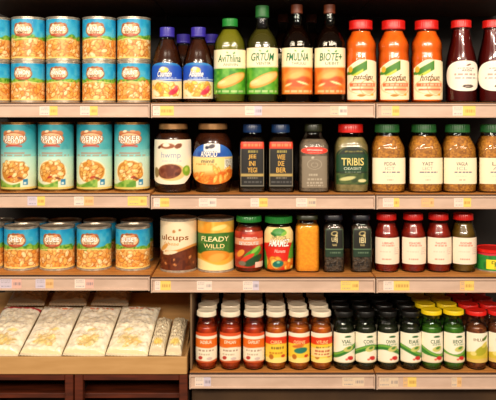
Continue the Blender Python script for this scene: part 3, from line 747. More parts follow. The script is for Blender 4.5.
for (nm, lab, cx, paint, key) in (('drink_tin', 'broad tin with cream top and chocolate brown bottom', 178.6, paint_choc, 'choc'), ('drink_tin', 'broad yellow tin with a wide green band', 215.8, paint_mango, 'mango')):
    Yc, u, R = units('M', 3, 18.3, .04); zs = shelf_z('M', 3)
    can(nm, lab, 'tin', None, (wx(cx, Yc), Yc, zs), R, wz(214.3, Yc + R) - zs, paint, key, TIN, nv=72)

REDPASTE = solid('red_chutney', (110, 26, 12), .3, col2=(150, 54, 20), scale=40, coat=.3)
YELPASTE = solid('mixed_pickle', (150, 96, 34), .3, col2=(110, 50, 18), scale=40, coat=.3)
def paint_redgreen(a):
    xi = a.xi
    a.c[:] = (170, 34, 20); a.speckle(np.ones_like(xi), 5, [(130, 30, 16), (200, 70, 40), (224, 130, 84)], 3, .6)
    a.mix(np.clip((.1 - abs(a.Y - .72)) / .02, 0, 1), (232, 150, 110)); a.mix(np.clip((.06 - abs(a.Y - .88)) / .02, 0, 1) * (xi > -.2), (196, 60, 40))
    a.ell(.12, .4, .34, .12, (70, 150, 40), .5, .15); a.ell(.2, .5, .2, .06, (140, 200, 70), .6, .3); a.ell(-.25, .4, .16, .09, (232, 150, 50), .6, .2); a.ell(-.05, .28, .26, .07, (214, 60, 30), .5, .2)
    a.ell(.15, .2, .34, .12, (30, 70, 36), .45, .2); a.ell(-.2, .12, .14, .08, (120, 110, 90), 0, .3); a.mix(((xi > .18) & (a.Y < .16)) * 1.0, (240, 200, 180))
    a.write('PUBENTA', .05, .82, .07, (250, 240, 220), .62, .01); a.write('EBTICOIUTEE', 0, .68, .09, (255, 250, 236), .8, .01, (150, 30, 20), .03)
def paint_amamez(a):
    xi = a.xi
    a.c[:] = (250, 222, 150)
    a.mix(np.clip((.66 - a.Y - .2 * xi ** 2) / .02, 0, 1), (218, 40, 22)); a.ell(0, .9, .2, .1, (60, 140, 50), 0, .2); a.ell(.12, .86, .1, .05, (130, 186, 60), .5, .3); a.ell(-.14, .84, .1, .04, (40, 110, 40), -.5, .3)
    a.ell(.38, .3, .16, .4, (90, 160, 50), -.2, .2); a.blobs(lambda x, y: y < .24, 16, .085, [(246, 170, 50), (232, 120, 30), (250, 200, 90)], (190, 90, 20), 4, 1.3)
    a.ell(-.03, .14, .15, .09, (20, 110, 96), .2, .2); a.ell(-.02, .18, .05, .03, (120, 190, 150), 0, .3); a.ell(-.42, .2, .1, .3, (60, 140, 50), .1, .2)
    a.write('AMAMEZ', 0, .64, .17, (255, 252, 240), .8, .02, (130, 20, 16), .05, .15); a.write('NMUTUTE', 0, .77, .06, (60, 70, 40), .55, .0); a.write('Hunete', .05, .45, .08, (255, 220, 200), .4, .0, None, 0, .2)
jar_prof = lambda h: [(222.5, 10.8), (225, 11.2), (228, 13), (231, h), (236, h), (264, h), (269, h - .3), (273, h - 1.2)]
container('chutney_jar', 'red chutney jar with bright green cap beside the yellow tin', 'jar', None, 'M', 3, 248.9, jar_prof(14.2), (213.4, 223, 12.7), REDPASTE, 226,
    dict(half=1.3, y=(232, 268), paint=paint_redgreen), .04, capmat=GREENCAP, key='chut')
container('pickle_jar', 'cream and red labelled jar with green cap beside the turmeric', 'jar', None, 'M', 3, 278.6, jar_prof(14.6), (213.6, 224, 13.8), YELPASTE, 226,
    dict(half=1.3, y=(228, 270), paint=paint_amamez), .04, capmat=GREENCAP, key='pick')
TURM = solid('turmeric_powder', (228, 142, 10), .7, col2=(240, 164, 24), scale=160, bump=.1)
tur_prof = [(219.6, 10, 2.4), (222, 10.2, 2.8), (225, 11.6, 3.6), (229, 12.1, 4.5), (266, 12.1, 4.5), (273, 11.8, 4.5)]
container('spice_jar', 'square jar full of bright orange-yellow turmeric powder', 'jar', None, 'M', 3, 307.1, tur_prof, (213, 220.4, 10.8), TURM, 224.5, None, .04, ky=.9, capmat=OLIVECAP, key='turm', capn=3.2)
PEPPER = solid('black_peppercorns', (34, 26, 20), .4, col2=(92, 74, 56), scale=210, voronoi=True, bump=.5, coat=.2)
def paint_pepper(w, seed):
    def f(a):
        a.c[:] = (22, 24, 16); a.mix((abs(a.X) > .92) * 1.0, (66, 84, 58)); a.mix((a.Y > .97) * 1.0, (66, 84, 58))
        a.mix(np.clip(1 - abs(a.Y - .28) / .012, 0, 1), (120, 150, 110)); a.band(0, .26, (28, 52, 34), .01); a.lines(-.6, .7, .12, .2, 1, (140, 160, 130), seed, .6)
        a.ell(.0, .84, .12, .09, (200, 180, 120), .3, .2, .5); a.ell(.06, .76, .05, .06, (210, 190, 130), .3, .3)
        a.write(w, .02, .6, .2, (232, 214, 160), .42, .01); a.write('NAAN', .02, .43, .08, (210, 190, 130), .3, .01)
    return f
NAVY2 = solid('black_navy_cap', (26, 28, 40), .4, col2=(20, 22, 30), scale=30, coat=.2)
pep_prof = [(220, 8.6, 2.4), (223, 8.8, 2.6), (226, 10, 3.4), (230, 10.7, 4.5), (266, 10.7, 4.5), (273, 10.4, 4.5)]
for i, (cx, w) in enumerate(((333.3, 'UBJ'), (360.8, 'IBI'))):
    container('spice_jar', ['dark peppercorn jar with black cap beside the turmeric', 'dark peppercorn jar with black cap beside the red-capped jars'][i], 'jar', 'peppercorn jars', 'M', 3, cx, pep_prof, (213, 220.6, 9.2), PEPPER, 225,
        dict(half=.74, y=(229, 257), paint=paint_pepper(w, 120 + i), nu=44, nv=44), .04, ky=.9, capmat=NAVY2, key='pep', capn=3.0)
CHILI = solid('red_chilli_sauce', (112, 16, 8), .25, col2=(150, 34, 14), scale=70, coat=.3)
OLIVEG = solid('olive_green_sauce', (112, 84, 20), .25, col2=(86, 62, 14), scale=60, coat=.3)
def paint_white(w, seed):
    def f(a):
        a.c[:] = (250, 230, 206)
        a.write(w, -.05, .8, .08, (214, 40, 30), .5, .0); a.lines(-.5, .4, .68, .73, 1, (220, 90, 70), seed, .6); a.lines(.35, .75, .35, .65, 4, (190, 170, 160), seed + 1, .6)
        a.lines(-.6, .2, .45, .5, 1, (215, 195, 170), seed + 2, .6); a.lines(-.5, .2, .16, .24, 1, (214, 110, 90), seed + 3, .7)
    return f
red_prof = [(220, 9, 2), (223, 9.2, 2), (227, 10.4, 2), (232, 12.2, 2), (237, 12.7, 2), (262, 12.7, 2), (268, 12.4, 2), (274, 11.8, 2)]
for i, (cx, w) in enumerate(((386.4, 'UBRNES'), (413, 'ESHORE'), (438.4, 'TAUITAS'), (463.2, 'KOIDABEI'))):
    container('sauce_jar', ['red sauce jar with red cap beside the peppercorns', 'second red-capped red sauce jar from the peppercorns', 'red-capped red sauce jar beside the olive-coloured one', 'olive-coloured sauce jar with red cap'][i], 'jar', 'red-capped sauce jars on the third shelf', 'R', 3, cx, red_prof, (211.8, 220.8, 9.8), CHILI if i < 3 else OLIVEG, 222.5,
        dict(half=1.18, y=(238, 264.5), paint=paint_white(w, 130 + 4 * i), nv=40), .04, capmat=REDCAP, key='redc' if i < 3 else 'redo')
def paint_tin(a):
    xi = a.xi
    a.c[:] = (36, 130, 50); a.speckle(np.ones_like(xi), 4, [(20, 96, 40), (60, 160, 60), (30, 130, 60)], 4, .6)
    a.mix(np.clip((xi - .02 + .3 * (1 - a.Y)) / .1, 0, 1) * (a.Y > .55), (120, 40, 150)); a.band(.86, 1.1, (206, 40, 60), .03, .05, 4, 4)
    a.mix((xi > -.6) * (xi < .5) * (a.Y > .08) * (a.Y < .62), (240, 220, 40)); a.ell(-.02, .36, .16, .1, (50, 110, 50), .2, .3); a.ell(.1, .5, .14, .08, (60, 60, 60), -.2, .3)
    a.lines(-.08, .2, .12, .3, 2, (80, 80, 40), 4); a.write('DAIN', .03, .47, .16, (30, 30, 30), .14, .01)
Yc, u, R = units('R', 3, 16, .045); zs = shelf_z('R', 3)
t = can('treat_tin', 'short colourful green and purple tin with a yellow panel', 'tin', None, (wx(492, Yc), Yc, zs), R, wz(246, Yc + R) - zs, paint_tin, 'treat', TIN, wrap=(.004, .004))
H = wz(246, Yc + R) - zs
link('lid', mesh_of('lid', *loft([(H - .004, R + .0012, 2), (H - .003, R + .002, 2), (H + .003, R + .002, 2), (H + .0045, R, 2), (H + .0045, R * .92, 2), (H + .0032, R * .9, 2)], 48), REDCAP, None, 35), t)

# ------------------------------------------------------------------ lowest shelf: small jars three deep
WHITECAP = solid('white_cap', (240, 226, 200), .4, col2=(228, 212, 184), scale=30, coat=.15)
YELCAP = solid('yellow_cap', (236, 206, 20), .4, col2=(224, 190, 14), scale=30, coat=.15)
SALSA = solid('salsa', (158, 38, 10), .25, col2=(196, 70, 16), scale=50, coat=.3)
AMBER = solid('amber_sauce', (166, 72, 14), .25, col2=(206, 112, 26), scale=50, coat=.3)
OLIVEB = solid('dark_green_pickle', (26, 32, 18), .25, col2=(44, 50, 28), scale=50, coat=.3)
GREENP = solid('green_pickle', (46, 96, 22), .25, col2=(70, 126, 30), scale=60, coat=.3)
BROWNP = solid('brown_pickle', (96, 44, 18), .3, col2=(150, 86, 40), scale=130, voronoi=True, coat=.3)
def paint_salsa(w, seed, yel):
    def f(a):
        xi = a.xi
        if not yel:
            a.c[:] = (248, 234, 206); a.band(.5, .82, (232, 110, 26), .02, .1, seed, 2.5); a.band(.8, .9, (250, 236, 210), .02, .03, seed, 3); a.band(.9, 1.1, (222, 80, 30), .02)
            a.lines(-.6, .6, .36, .46, 1, (150, 110, 90), seed, .7); a.lines(-.6, .3, .24, .32, 1, (170, 140, 110), seed + 1, .6); a.ell(-.2, .16, .1, .07, (190, 60, 50), .3, .3); a.ell(.12, .14, .12, .06, (214, 190, 180), 0, .3)
            a.band(-.1, .06, (200, 80, 30), .03, .08, seed, 3)
        else:
            a.c[:] = (246, 206, 60); a.band(.62, .86, (224, 58, 24), .02, .05, seed, 2.5); a.band(.86, 1.1, (250, 236, 210), .02, .03, seed, 3)
            if seed % 3 == 1: a.ell(.05, .42, .26, .11, (40, 120, 100), .1, .2); a.ell(-.05, .56, .24, .06, (214, 110, 40), .1, .3)
            else: a.lines(-.5, .6, .44, .56, 1, (120, 90, 40), seed, .8); a.lines(-.6, .5, .28, .38, 1, (200, 120, 30), seed + 2, .8)
            a.band(-.1, .16, (250, 226, 130), .03, .06, seed, 3); a.ell(-.18, .2, .1, .1, (190, 110, 30), 0, .3); a.ell(.25, .22, .1, .06, (206, 60, 30), 0, .3)
            if seed % 3 == 2: a.band(.2, .5, (246, 220, 150), .02, .05, seed, 3); a.lines(-.6, .6, .24, .44, 2, (190, 70, 40), seed, .8)
        a.write(w, 0, .70, .11, (255, 244, 210) if not yel else (255, 226, 150), .6, .006, None, 0, .1)
    return f
def paint_green(w, seed, kind):
    def f(a):
        xi = a.xi
        a.c[:] = (250, 240, 214)
        if kind < 2:
            e = .36 + .16 * np.sin(xi * 3.2 + 3.5 + seed)
            a.mix(np.clip((.10 - abs(a.Y - e)) / .02, 0, 1), (52, 124, 44)); a.mix(np.clip((.04 - abs(a.Y - e - .04)) / .02, 0, 1), (120, 176, 60))
            if kind == 1: a.mix(np.clip((e - .05 - a.Y) / .02, 0, 1), (60, 136, 40)); a.mix(np.clip((.22 - a.Y - .2 * xi) / .02, 0, 1), (248, 226, 190))
            a.ell(.12, .47, .2, .1, (206, 200, 110), .2, .2); a.ell(.14, .5, .1, .05, (90, 140, 60), .2, .3)
            a.ell(.2, .15, .14, .08, (210, 44, 40), -.2, .3); a.ell(.05, .12, .06, .04, (230, 110, 90), 0, .3); a.band(-.1, .03, (220, 206, 170), .02)
            a.write(w, .1, .72, .12, (30, 96, 50), .5, .012); a.ell(.1, .88, .14, .04, (40, 100, 50), 0, .3); a.lines(-.2, .6, .58, .64, 1, (60, 120, 70), seed)
        else:
            a.mix(np.clip((.42 + .2 * xi - a.Y) / .03, 0, 1), (214, 190, 60)); a.ell(.1, .42, .3, .16, (176, 170, 40), .5, .2); a.ell(.2, .6, .16, .08, (226, 206, 90), .6, .3); a.band(-.1, .12, (226, 190, 100), .03, .06, seed, 3)
            a.ell(.22, .82, .16, .06, (90, 120, 40), .5, .3); a.ell(-.2, .3, .12, .08, (240, 220, 130), 0, .3)
            a.write(w, -.05, .78, .1, (120, 90, 40), .5, .006)
    return f
sm_prof = lambda h: [(317, 8.2, 2), (319.5, 8.4, 2), (322.5, 9.6, 2), (326, h - .6, 2), (330, h, 2), (362, h, 2), (367, h - .3, 2), (372, h - 1.2, 2)]
DK = GLASS_DARK
jars = []
for i, (cx, w) in enumerate(((206.6, 'IADBUA'), (230.4, 'EIPHUAN'), (253.8, 'GAPIIURT'), (276.0, 'CSREA'), (298.8, 'OGSNIE'), (321.2, 'VITLINE'))):
    y = i > 2
    jars.append(('white', i, cx, w, paint_salsa(w, 150 + i, y), SALSA if not y else AMBER, WHITECAP, (307.3, 317.6, 9.8), 'sw%d' % int(y), 'salsa_jar', GLASS))
for i, (cx, w) in enumerate(((343.8, 'VIAL'), (365.4, 'COIN'), (387.6, 'ONVIA'), (410.2, 'EIAIE'))):
    jars.append(('black', i, cx, w, paint_green(w, 160 + i, 0), OLIVEB, BLACKCAP, (307.6, 317.6, 9.2), 'sb', 'pickle_jar', GLASS))
for i, (cx, w) in enumerate(((431.4, 'CLIIE'), (453.4, 'IIEOI'))):
    jars.append(('yellow', i, cx, w, paint_green(w, 170 + i, 1), GREENP, YELCAP, (306.2, 316, 10.2), 'sy', 'pickle_jar', GLASS))
for i, (cx, w) in enumerate(((476, 'IHLUI'), (498, 'ENIIL'))):
    jars.append(('red', i, cx, w, paint_green(w, 180 + i, 2), BROWNP, REDCAP, (306.8, 316.6, 10.2), 'sr', 'pickle_jar', GLASS))
desc = {'white': 'white-capped %s jar' , 'black': 'black-capped dark pickle jar', 'yellow': 'yellow-capped green pickle jar', 'red': 'red-capped brown pickle jar'}
where = {('white', 0): 'beside the tan end panel', ('white', 1): 'second from the tan end panel', ('white', 2): 'third from the tan end panel', ('white', 3): 'fourth from the tan end panel', ('white', 4): 'fifth from the tan end panel', ('white', 5): 'beside the black caps',
         ('black', 0): 'beside the white caps', ('black', 1): 'second from the white caps', ('black', 2): 'third from the white caps', ('black', 3): 'beside the yellow caps',
         ('yellow', 0): 'beside the black caps', ('yellow', 1): 'beside the red caps', ('red', 0): 'beside the yellow caps', ('red', 1): 'cut by the frame edge'}
for (kind, i, cx, w, paint, cont, cap, cappx, key, nm, gl) in jars:
    what = (('white-capped red salsa jar' if i < 3 else 'white-capped yellow-labelled sauce jar') if kind == 'white' else desc[kind])
    sec = 'M' if cx < 372 else 'R'
    o = container(nm, '%s in the front row, %s' % (what, where[(kind, i)]), 'jar', '%s-capped jars in the front row' % kind, sec, 4, cx, sm_prof(10.9), cappx, cont, 325,
        dict(half=1.25, y=(333.4, 363), paint=paint, nv=44, nu=52), .013, capmat=cap, key=key + sec, glass=gl)
    x, y, z = o.location
    for rk in (1, 2, 3):
        j = random.Random(i * 7 + rk).uniform(-.0018, .0018)
        dup(o, (x + j, y + rk * .0575, z), '%s %s the front jar %s' % ('shadowed ' + what.replace(' yellow-labelled', '').replace(' red salsa', ''), ['', 'directly behind', 'two rows behind', 'three rows behind'][rk], where[(kind, i)]), '%s-capped jars in the rear rows' % kind)

# ------------------------------------------------------------------ price tags
TAGCOL = {'w': (232, 212, 196), 'y': (236, 202, 104), 'l': (206, 192, 204), 'p': (226, 176, 160), 'o': (228, 182, 126), 'b': (222, 196, 166)}
def tag_mesh(W, H, left, right, split, seed):
    nu, nv = 40, 18; us, vs = np.linspace(-1, 1, nu), np.linspace(0, 1, nv); U, V = np.meshgrid(us, vs, indexing='ij')
    a = Art(U, V, W, H, TAGCOL[left]); a.mix((U > split) * 1.0, TAGCOL[right])
    a.lines(-.9, split - .1, .55, .9, 2, (150, 140, 140), seed, .5); a.lines(split + .1, .9, .2, .75, 1, (176, 120, 60) if right in 'yo' else (120, 110, 120), seed + 1, .55); a.lines(-.9, split - .1, .1, .3, 1, (120, 120, 140), seed + 2, .5)
    v = [(U[i, j] * W / 2, 0, (V[i, j] - .5) * H) for i in range(nu) for j in range(nv)]
    f = [(i * nv + j, (i + 1) * nv + j, (i + 1) * nv + j + 1, i * nv + j + 1) for i in range(nu - 1) for j in range(nv - 1)]
    n = len(v); b = [(0, n), ]
    v += [(sx * W / 2, .0006, sz * H / 2) for sx, sz in ((-1, -1), (1, -1), (1, 1), (-1, 1))]
    f.append((n + 3, n + 2, n + 1, n)); c = lin(np.clip(a.c, 0, 255)).reshape(-1, 3).tolist() + [lin(TAGCOL[left]).tolist()] * 4
    e = [0, (nu - 1) * nv, nu * nv - 1, nv - 1]
    for k in range(4): f.append((e[(k + 1) % 4], e[k], n + k, n + (k + 1) % 4))
    return mesh_of('price_tag', v, f, CARD, np.array(c))
TAGS = [  # section, row, x0, x1, left colour, right colour, split, what stands above it
    ('L', 1, 40, 58, 'w', 'y', .1, 'under the second blue bean can'), ('L', 1, 80.5, 98, 'w', 'y', .1, 'under the fourth blue bean can'),
    ('M', 1, 153, 174, 'w', 'y', -.3, 'under the first violet-capped bottle'), ('M', 1, 245, 262, 'w', 'l', .1, 'under the tall dark green capped bottle'), ('M', 1, 330, 347, 'b', 'w', 0, 'under the second copper-capped bottle'),
    ('R', 1, 381, 399, 'b', 'y', .2, 'under the middle orange juice'), ('R', 1, 452, 475, 'w', 'y', -.1, 'under the maroon juice'),
    ('L', 2, 28, 45.5, 'l', 'y', .1, 'under the first tall teal can'), ('L', 2, 74.5, 94, 'w', 'o', .0, 'under the third tall teal can'), ('L', 2, 128, 147, 'y', 'y', .2, 'under the fourth tall teal can'),
    ('M', 2, 154, 169.5, 'w', 'y', -.2, 'under the nut-labelled jar'), ('M', 2, 199, 216.5, 'w', 'w', .1, 'under the blue-labelled jar'), ('M', 2, 250.5, 267.5, 'w', 'y', .0, 'under the first navy-capped bottle'), ('M', 2, 296, 316, 'w', 'b', .1, 'under the grey clear bottle'),
    ('R', 2, 382.5, 399, 'w', 'y', .3, 'under the first green-lidded spice jar'), ('R', 2, 421, 433.5, 'o', 'o', .3, 'under the second green-lidded spice jar'), ('R', 2, 453.5, 470.5, 'w', 'y', .1, 'under the third green-lidded spice jar'),
    ('L', 3, 0.5, 22, 'l', 'p', .1, 'under the first short bean cans'), ('L', 3, 36, 54, 'l', 'o', .1, 'under the second and third short bean cans'), ('L', 3, 75, 94, 'w', 'p', .1, 'under the fourth short bean can'),
    ('M', 3, 155, 171, 'w', 'y', -.3, 'under the chocolate brown tin'), ('M', 3, 197, 212, 'w', 'w', .1, 'under the green-banded tin'), ('M', 3, 243, 259, 'w', 'l', .2, 'under the red chutney jar'), ('M', 3, 340.5, 358.5, 'y', 'y', .2, 'under the peppercorn jars'),
    ('R', 3, 383, 409, 'w', 'y', -.2, 'under the first red-capped red sauce jar'), ('R', 3, 459.5, 473.5, 'o', 'y', -.3, 'under the olive-coloured sauce jar'),
    ('M', 4, 195, 211, 'w', 'l', .1, 'under the first white-capped jar'), ('M', 4, 342, 364, 'b', 'b', .1, 'under the black-capped jars'),
    ('R', 4, 379, 398, 'b', 'b', .1, 'under the last two black-capped jars'), ('R', 4, 403, 416, 'o', 'y', -.3, 'under the first yellow cap'), ('R', 4, 451, 461, 'b', 'o', .1, 'under the second yellow-capped jar')]
CN = {'w': 'white', 'y': 'yellow', 'l': 'pale lilac', 'p': 'pink', 'o': 'pale orange', 'b': 'beige'}
SH = {1: 'top', 2: 'second', 3: 'third', 4: 'lowest'}
for k, (sec, row, x0, x1, l, r, sp, what) in enumerate(TAGS):
    yt, yb = RAIL[(sec, row)]
    z0, z1 = wz(yb) + .0054, wz(yt) - .0054
    cn = CN[l] if l == r else CN[l] + ' and ' + CN[r]
    o = link('price_tag', tag_mesh(wx(x1) - wx(x0), z1 - z0, l, r, sp, k * 5), None, ((wx(x0) + wx(x1)) / 2, -.0043, (z0 + z1) / 2))
    tag(o, '%s price tag %s' % (cn, what), 'price tag', 'price tags in the shelf rails')

# ------------------------------------------------------------------ tray with packets, cabinets below
TRAY = solid('tan_tray', (200, 154, 98), .5, col2=(190, 144, 88), scale=12, stretch=(1, 6, 6))
ty0, ty1 = -.002, .30
tb = wz(374.2); tt = wz(356.8); TX0, TX1 = wx(-45), wx(187)
t = thing('display_tray', 'long tan display tray holding the white packets', 'tray', ((TX0 + TX1) / 2, 0, tb))
W = (TX1 - TX0) / 2
box_obj('front_board', TRAY, (-W, W, ty0, ty0 + .008, 0, tt - tb), t, .0015)
for sx in (-1, 1): box_obj('side_board', TRAY, (sx * W - (.006 if sx > 0 else 0), sx * W + (0 if sx > 0 else .006), ty0 + .0082, ty1, 0, tt - tb), t, .0012)
SL = math.radians(22)
fl0 = (.008, .012); LEN = .30
m = MB()
y1_, z1_ = fl0[0] + LEN * math.cos(SL), fl0[1] + LEN * math.sin(SL)
m.extrude_x([(fl0[0] + .002, 0.001), (y1_, 0.001), (y1_, z1_), (fl0[0] + .002, fl0[1])], -W + .0065, W - .0065)
link('sloping_base', m.mesh('sloping_base', TRAY), t)
def bag_mesh(W, Lg, T, paint, seed):
    """pillow bag lying on its back: x across, y along, z up; crimped ends"""
    nu, nv = 40, 72; U, V = np.meshgrid(np.linspace(-1, 1, nu), np.linspace(0, 1, nv), indexing='ij')
    a = Art(U, V, W, Lg, (250, 240, 216)); paint(a)
    e = np.clip(np.minimum(V, 1 - V) / .07, 0, 1); prof = np.sqrt(np.clip(1 - np.abs(U) ** 2.6, 0, 1)) * (1 - (1 - e) ** 2) ** .5
    wr = (vnoise(U * 1.0, V * 3, 4, seed) - .5) * .006 + (vnoise(U, V * 2.2, 11, seed + 1) - .5) * .0045
    Zt = T * (.5 + .5 * prof) + wr * np.clip(e, .1, 1) * np.clip((1 - abs(U)) * 6, 0, 1); Zb = T * (.5 - .5 * prof)
    sidein = 1 - .035 * (1 - e) * 0 - .02 * np.sin(V * PI)
    v = [(U[i, j] * W / 2 * sidein[i, j], V[i, j] * Lg, max(Zt[i, j], Zb[i, j] + .0004)) for i in range(nu) for j in range(nv)]
    n = len(v); v += [(U[i, j] * W / 2 * sidein[i, j], V[i, j] * Lg, Zb[i, j]) for i in range(nu) for j in range(nv)]
    f = []
    for i in range(nu - 1):
        for j in range(nv - 1):
            q = i * nv + j; f.append((q, q + nv, q + nv + 1, q + 1)); f.append((n + q + 1, n + q + nv + 1, n + q + nv, n + q))
    ring = [i * nv for i in range(nu)] + [(nu - 1) * nv + j for j in range(1, nv)] + [i * nv + nv - 1 for i in range(nu - 2, -1, -1)] + [j for j in range(nv - 2, 0, -1)]
    for k in range(len(ring)):
        p, q = ring[k], ring[(k + 1) % len(ring)]; f.append((q, p, n + p, n + q))
    c = lin(np.clip(a.c, 0, 255)).reshape(-1, 3); return mesh_of('bag', v, f, FOIL, np.vstack([c, c]), 60)
def paint_bag(seed, red=False):
    def f(a):
        xi = a.xi
        a.grad(0, 1, (250, 238, 204), (248, 240, 222))
        a.ell(.0, .2, .17, .13, (240, 206, 110), 0, .5); a.blobs(lambda x, y: (x / .17) ** 2 + ((y - .2) / .13) ** 2 < 1, 36, .02, [(246, 214, 120), (238, 190, 84), (250, 230, 170)], (206, 150, 60), seed, 1.6)
        a.ell(.08 * math.sin(seed), .42, .09, .035, (244, 206, 110), .2, .4)
        for r_ in range(9): a.lines(-.8, .75, .47 + r_ * .05, .5 + r_ * .05, 1, [(190, 160, 130), (226, 190, 130), (170, 150, 140)][r_ % 3], seed * 3 + r_, .5)
        a.lines(-.7, .6, .3, .4, 3, (196, 160, 104), seed + 9, .6); a.speckle(np.ones_like(xi), 9, [(255, 250, 236), (250, 236, 200), (246, 234, 210)], seed, .4)
        if red: a.band(.93, .99, (206, 66, 70), .015, .02, seed, 5)
        else: a.lines(-.6, .7, .9, .95, 1, (214, 110, 70), seed + 4, .8)
        a.band(-.1, .03, (244, 226, 180), .01)
    return f
def paint_low(seed):
    def f(a):
        a.grad(0, 1, (236, 220, 186), (206, 190, 160)); a.ell(0, .18, .13, .12, (236, 204, 112), 0, .5)
        for r_ in range(6): a.lines(-.8, .8, .34 + r_ * .1, .38 + r_ * .1, 1, (130, 112, 92), seed + r_, .7)
    return f
def paint_back_shaded(seed):  # print on a base greyed to carry the shade under the shelf
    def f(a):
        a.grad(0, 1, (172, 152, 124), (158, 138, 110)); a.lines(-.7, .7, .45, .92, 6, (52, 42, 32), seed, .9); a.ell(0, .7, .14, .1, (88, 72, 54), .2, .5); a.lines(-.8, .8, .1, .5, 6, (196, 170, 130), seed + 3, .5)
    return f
def bag(label, group, x0, Y0, wid, length, T, paint, seed, yaw, lift=0.0, name='snack_packet', tilt=SL):
    """front edge centre at depth Y0 on the sloping base"""
    zb = tb + fl0[1] + (Y0 - fl0[0]) * math.tan(SL) + lift + .0008
    o = thing(name, label, 'packet', (x0, Y0, zb), (tilt, 0, 0), group)
    o.rotation_euler = (Matrix.Rotation(tilt, 3, 'X') @ Matrix.Rotation(yaw, 3, 'Z')).to_euler()
    link('bag', bag_mesh(wid, length, T, paint, seed), o)
    for yy in (0.0, length):
        m = MB(); k = 26
        pts = [(-wid / 2 + wid * q / k, (.0007 if q % 2 else -.0007)) for q in range(k + 1)]
        d = -.009 if yy == 0 else .009
        vs_ = [(x, yy, T / 2 + z) for x, z in pts] + [(x, yy + d, T / 2 + z) for x, z in pts] + [(x, yy, T / 2 + z - .0006) for x, z in pts] + [(x, yy + d, T / 2 + z - .0006) for x, z in pts]
        q = k + 1; fs = []
        for i in range(k):
            fs += [(i, i + 1, q + i + 1, q + i), (2 * q + i + 1, 2 * q + i, 3 * q + i, 3 * q + i + 1), (q + i, q + i + 1, 3 * q + i + 1, 3 * q + i)]
        m.add(vs_, fs); link('seal', m.mesh('seal', solid('film_seal', (238, 224, 196), .3, col2=(226, 208, 176), scale=60, coat=.3), 80), o)
    return o
T1 = .028
bx = [(-1.5, 'leftmost white snack packet with a red stripe, front layer of the tray', True), (41.5, 'second white snack packet from the frame edge, front layer of the tray', False), (84.5, 'third white snack packet from the frame edge, front layer of the tray', False), (127.3, 'fourth white snack packet in the front layer, beside the two lower packets', False)]
for i, (px_, lab, red) in enumerate(bx):
    bag(lab, 'white packets in the front layer', wx(px_, .03), .031, .1028, .172, T1, paint_bag(i + 1, red), 200 + i, -.055, lift=.006)
    # packet lying underneath
BK = [(26, 'packet with shade painted in, lying behind the red-striped front packet'), (68, 'packet with shade painted in, lying behind the second front packet'), (110, 'packet with shade painted in, lying behind the third front packet'), (147, 'packet with shade painted in, lying behind the fourth front packet')]
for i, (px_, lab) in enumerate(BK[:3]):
    bag(lab, 'packets with painted-in shade in the rear of the tray', wx(px_, .2), .206, .1, .12, .026, paint_back_shaded(300 + i), 300 + i, [.0, -.02, -.03][i], lift=.012)
for i, (px_, lab) in enumerate(((157, 'pale packet lying low beside the fourth white packet'), (174, 'pale packet lying low against the end panel of the tray'))):
    bag(lab, 'low pale packets at the end of the tray', wx(px_, .03), .033, .038, .118, .036, paint_low(20 + i), 400 + i, -.05, lift=.003)

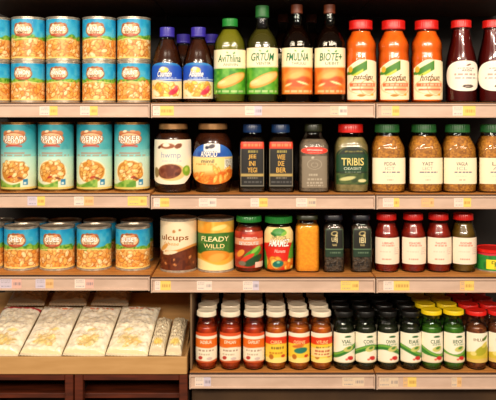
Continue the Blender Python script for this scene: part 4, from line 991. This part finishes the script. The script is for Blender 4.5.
for k, (a0, a1, lab) in enumerate(((-45, 73, 'red-brown wooden cabinet under the tray, cut by the frame edge'), (74.2, 187.5, 'red-brown wooden cabinet under the tray, beside the jar shelf'))):
    X0, X1 = wx(a0), wx(a1); zt = tb - .0006
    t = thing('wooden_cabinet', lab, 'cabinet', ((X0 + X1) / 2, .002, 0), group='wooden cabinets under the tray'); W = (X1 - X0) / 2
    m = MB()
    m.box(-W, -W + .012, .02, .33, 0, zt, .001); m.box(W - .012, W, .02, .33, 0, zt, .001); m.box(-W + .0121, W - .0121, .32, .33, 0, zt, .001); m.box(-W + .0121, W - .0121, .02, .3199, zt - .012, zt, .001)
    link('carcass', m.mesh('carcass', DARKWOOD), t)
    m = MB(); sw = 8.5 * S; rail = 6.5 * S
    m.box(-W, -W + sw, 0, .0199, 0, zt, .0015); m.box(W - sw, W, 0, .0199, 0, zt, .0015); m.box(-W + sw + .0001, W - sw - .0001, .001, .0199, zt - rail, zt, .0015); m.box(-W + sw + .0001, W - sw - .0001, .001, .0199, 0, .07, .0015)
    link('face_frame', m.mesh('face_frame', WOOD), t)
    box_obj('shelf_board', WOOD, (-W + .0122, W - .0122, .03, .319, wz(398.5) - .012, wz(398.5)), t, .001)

# ------------------------------------------------------------------ light, camera
def area(name, loc, target, sx, sy, power, col):
    l = bpy.data.lights.new(name, 'AREA'); l.shape = 'RECTANGLE'; l.size = sx; l.size_y = sy; l.energy = power; l.color = col
    o = bpy.data.objects.new(name, l); C.objects.link(o); o.location = loc
    o.rotation_euler = (Vector(target) - Vector(loc)).to_track_quat('-Z', 'Y').to_euler(); return o
WARM = (1.0, .87, .71)
for sx in (-1, 1): area('area_lamp', (sx * .5, -1.5, ZC + 1.0), (sx * .2, .1, ZC - .25), .6, .14, 13, WARM)
for sx in (-1, 1): area('area_lamp', (sx * 1.25, -1.9, ZC + .7), (sx * .2, .1, ZC - .2), .25, .6, 7, WARM)  # extra side panels, added for more highlights on the glass
for sx in (-1, 1): area('area_lamp', (sx * .8, -3.0, ZC + .95), (sx * .1, .1, ZC - .25), 1.1, .4, 50, WARM)
w = bpy.data.worlds.new('store'); bpy.context.scene.world = w; w.use_nodes = True
bg = w.node_tree.nodes['Background']; bg.inputs['Color'].default_value = (1.0, .84, .66, 1); bg.inputs['Strength'].default_value = .12

cam = bpy.data.cameras.new('camera'); co = bpy.data.objects.new('camera', cam); C.objects.link(co)
co.location = (wx(248), -D, ZC); co.rotation_euler = (PI / 2, 0, 0)
cam.sensor_width = 36; cam.sensor_fit = 'HORIZONTAL'; cam.lens = 36 * (D / S) / 496
cam.shift_y = -(200 - YE) / 496
cam.shift_x = 0
cam.clip_start = .05
co.location.x = 0; cam.shift_x = -(XV - 248) / 496
sc = bpy.context.scene
sc.camera = co
sc.view_settings.view_transform = 'Standard'; sc.view_settings.look = 'None'; sc.view_settings.gamma = 1; sc.view_settings.use_curve_mapping = False
sc.view_settings.exposure = -0.1
sc.cycles.transparent_max_bounces = 24
sc.cycles.max_bounces = 8
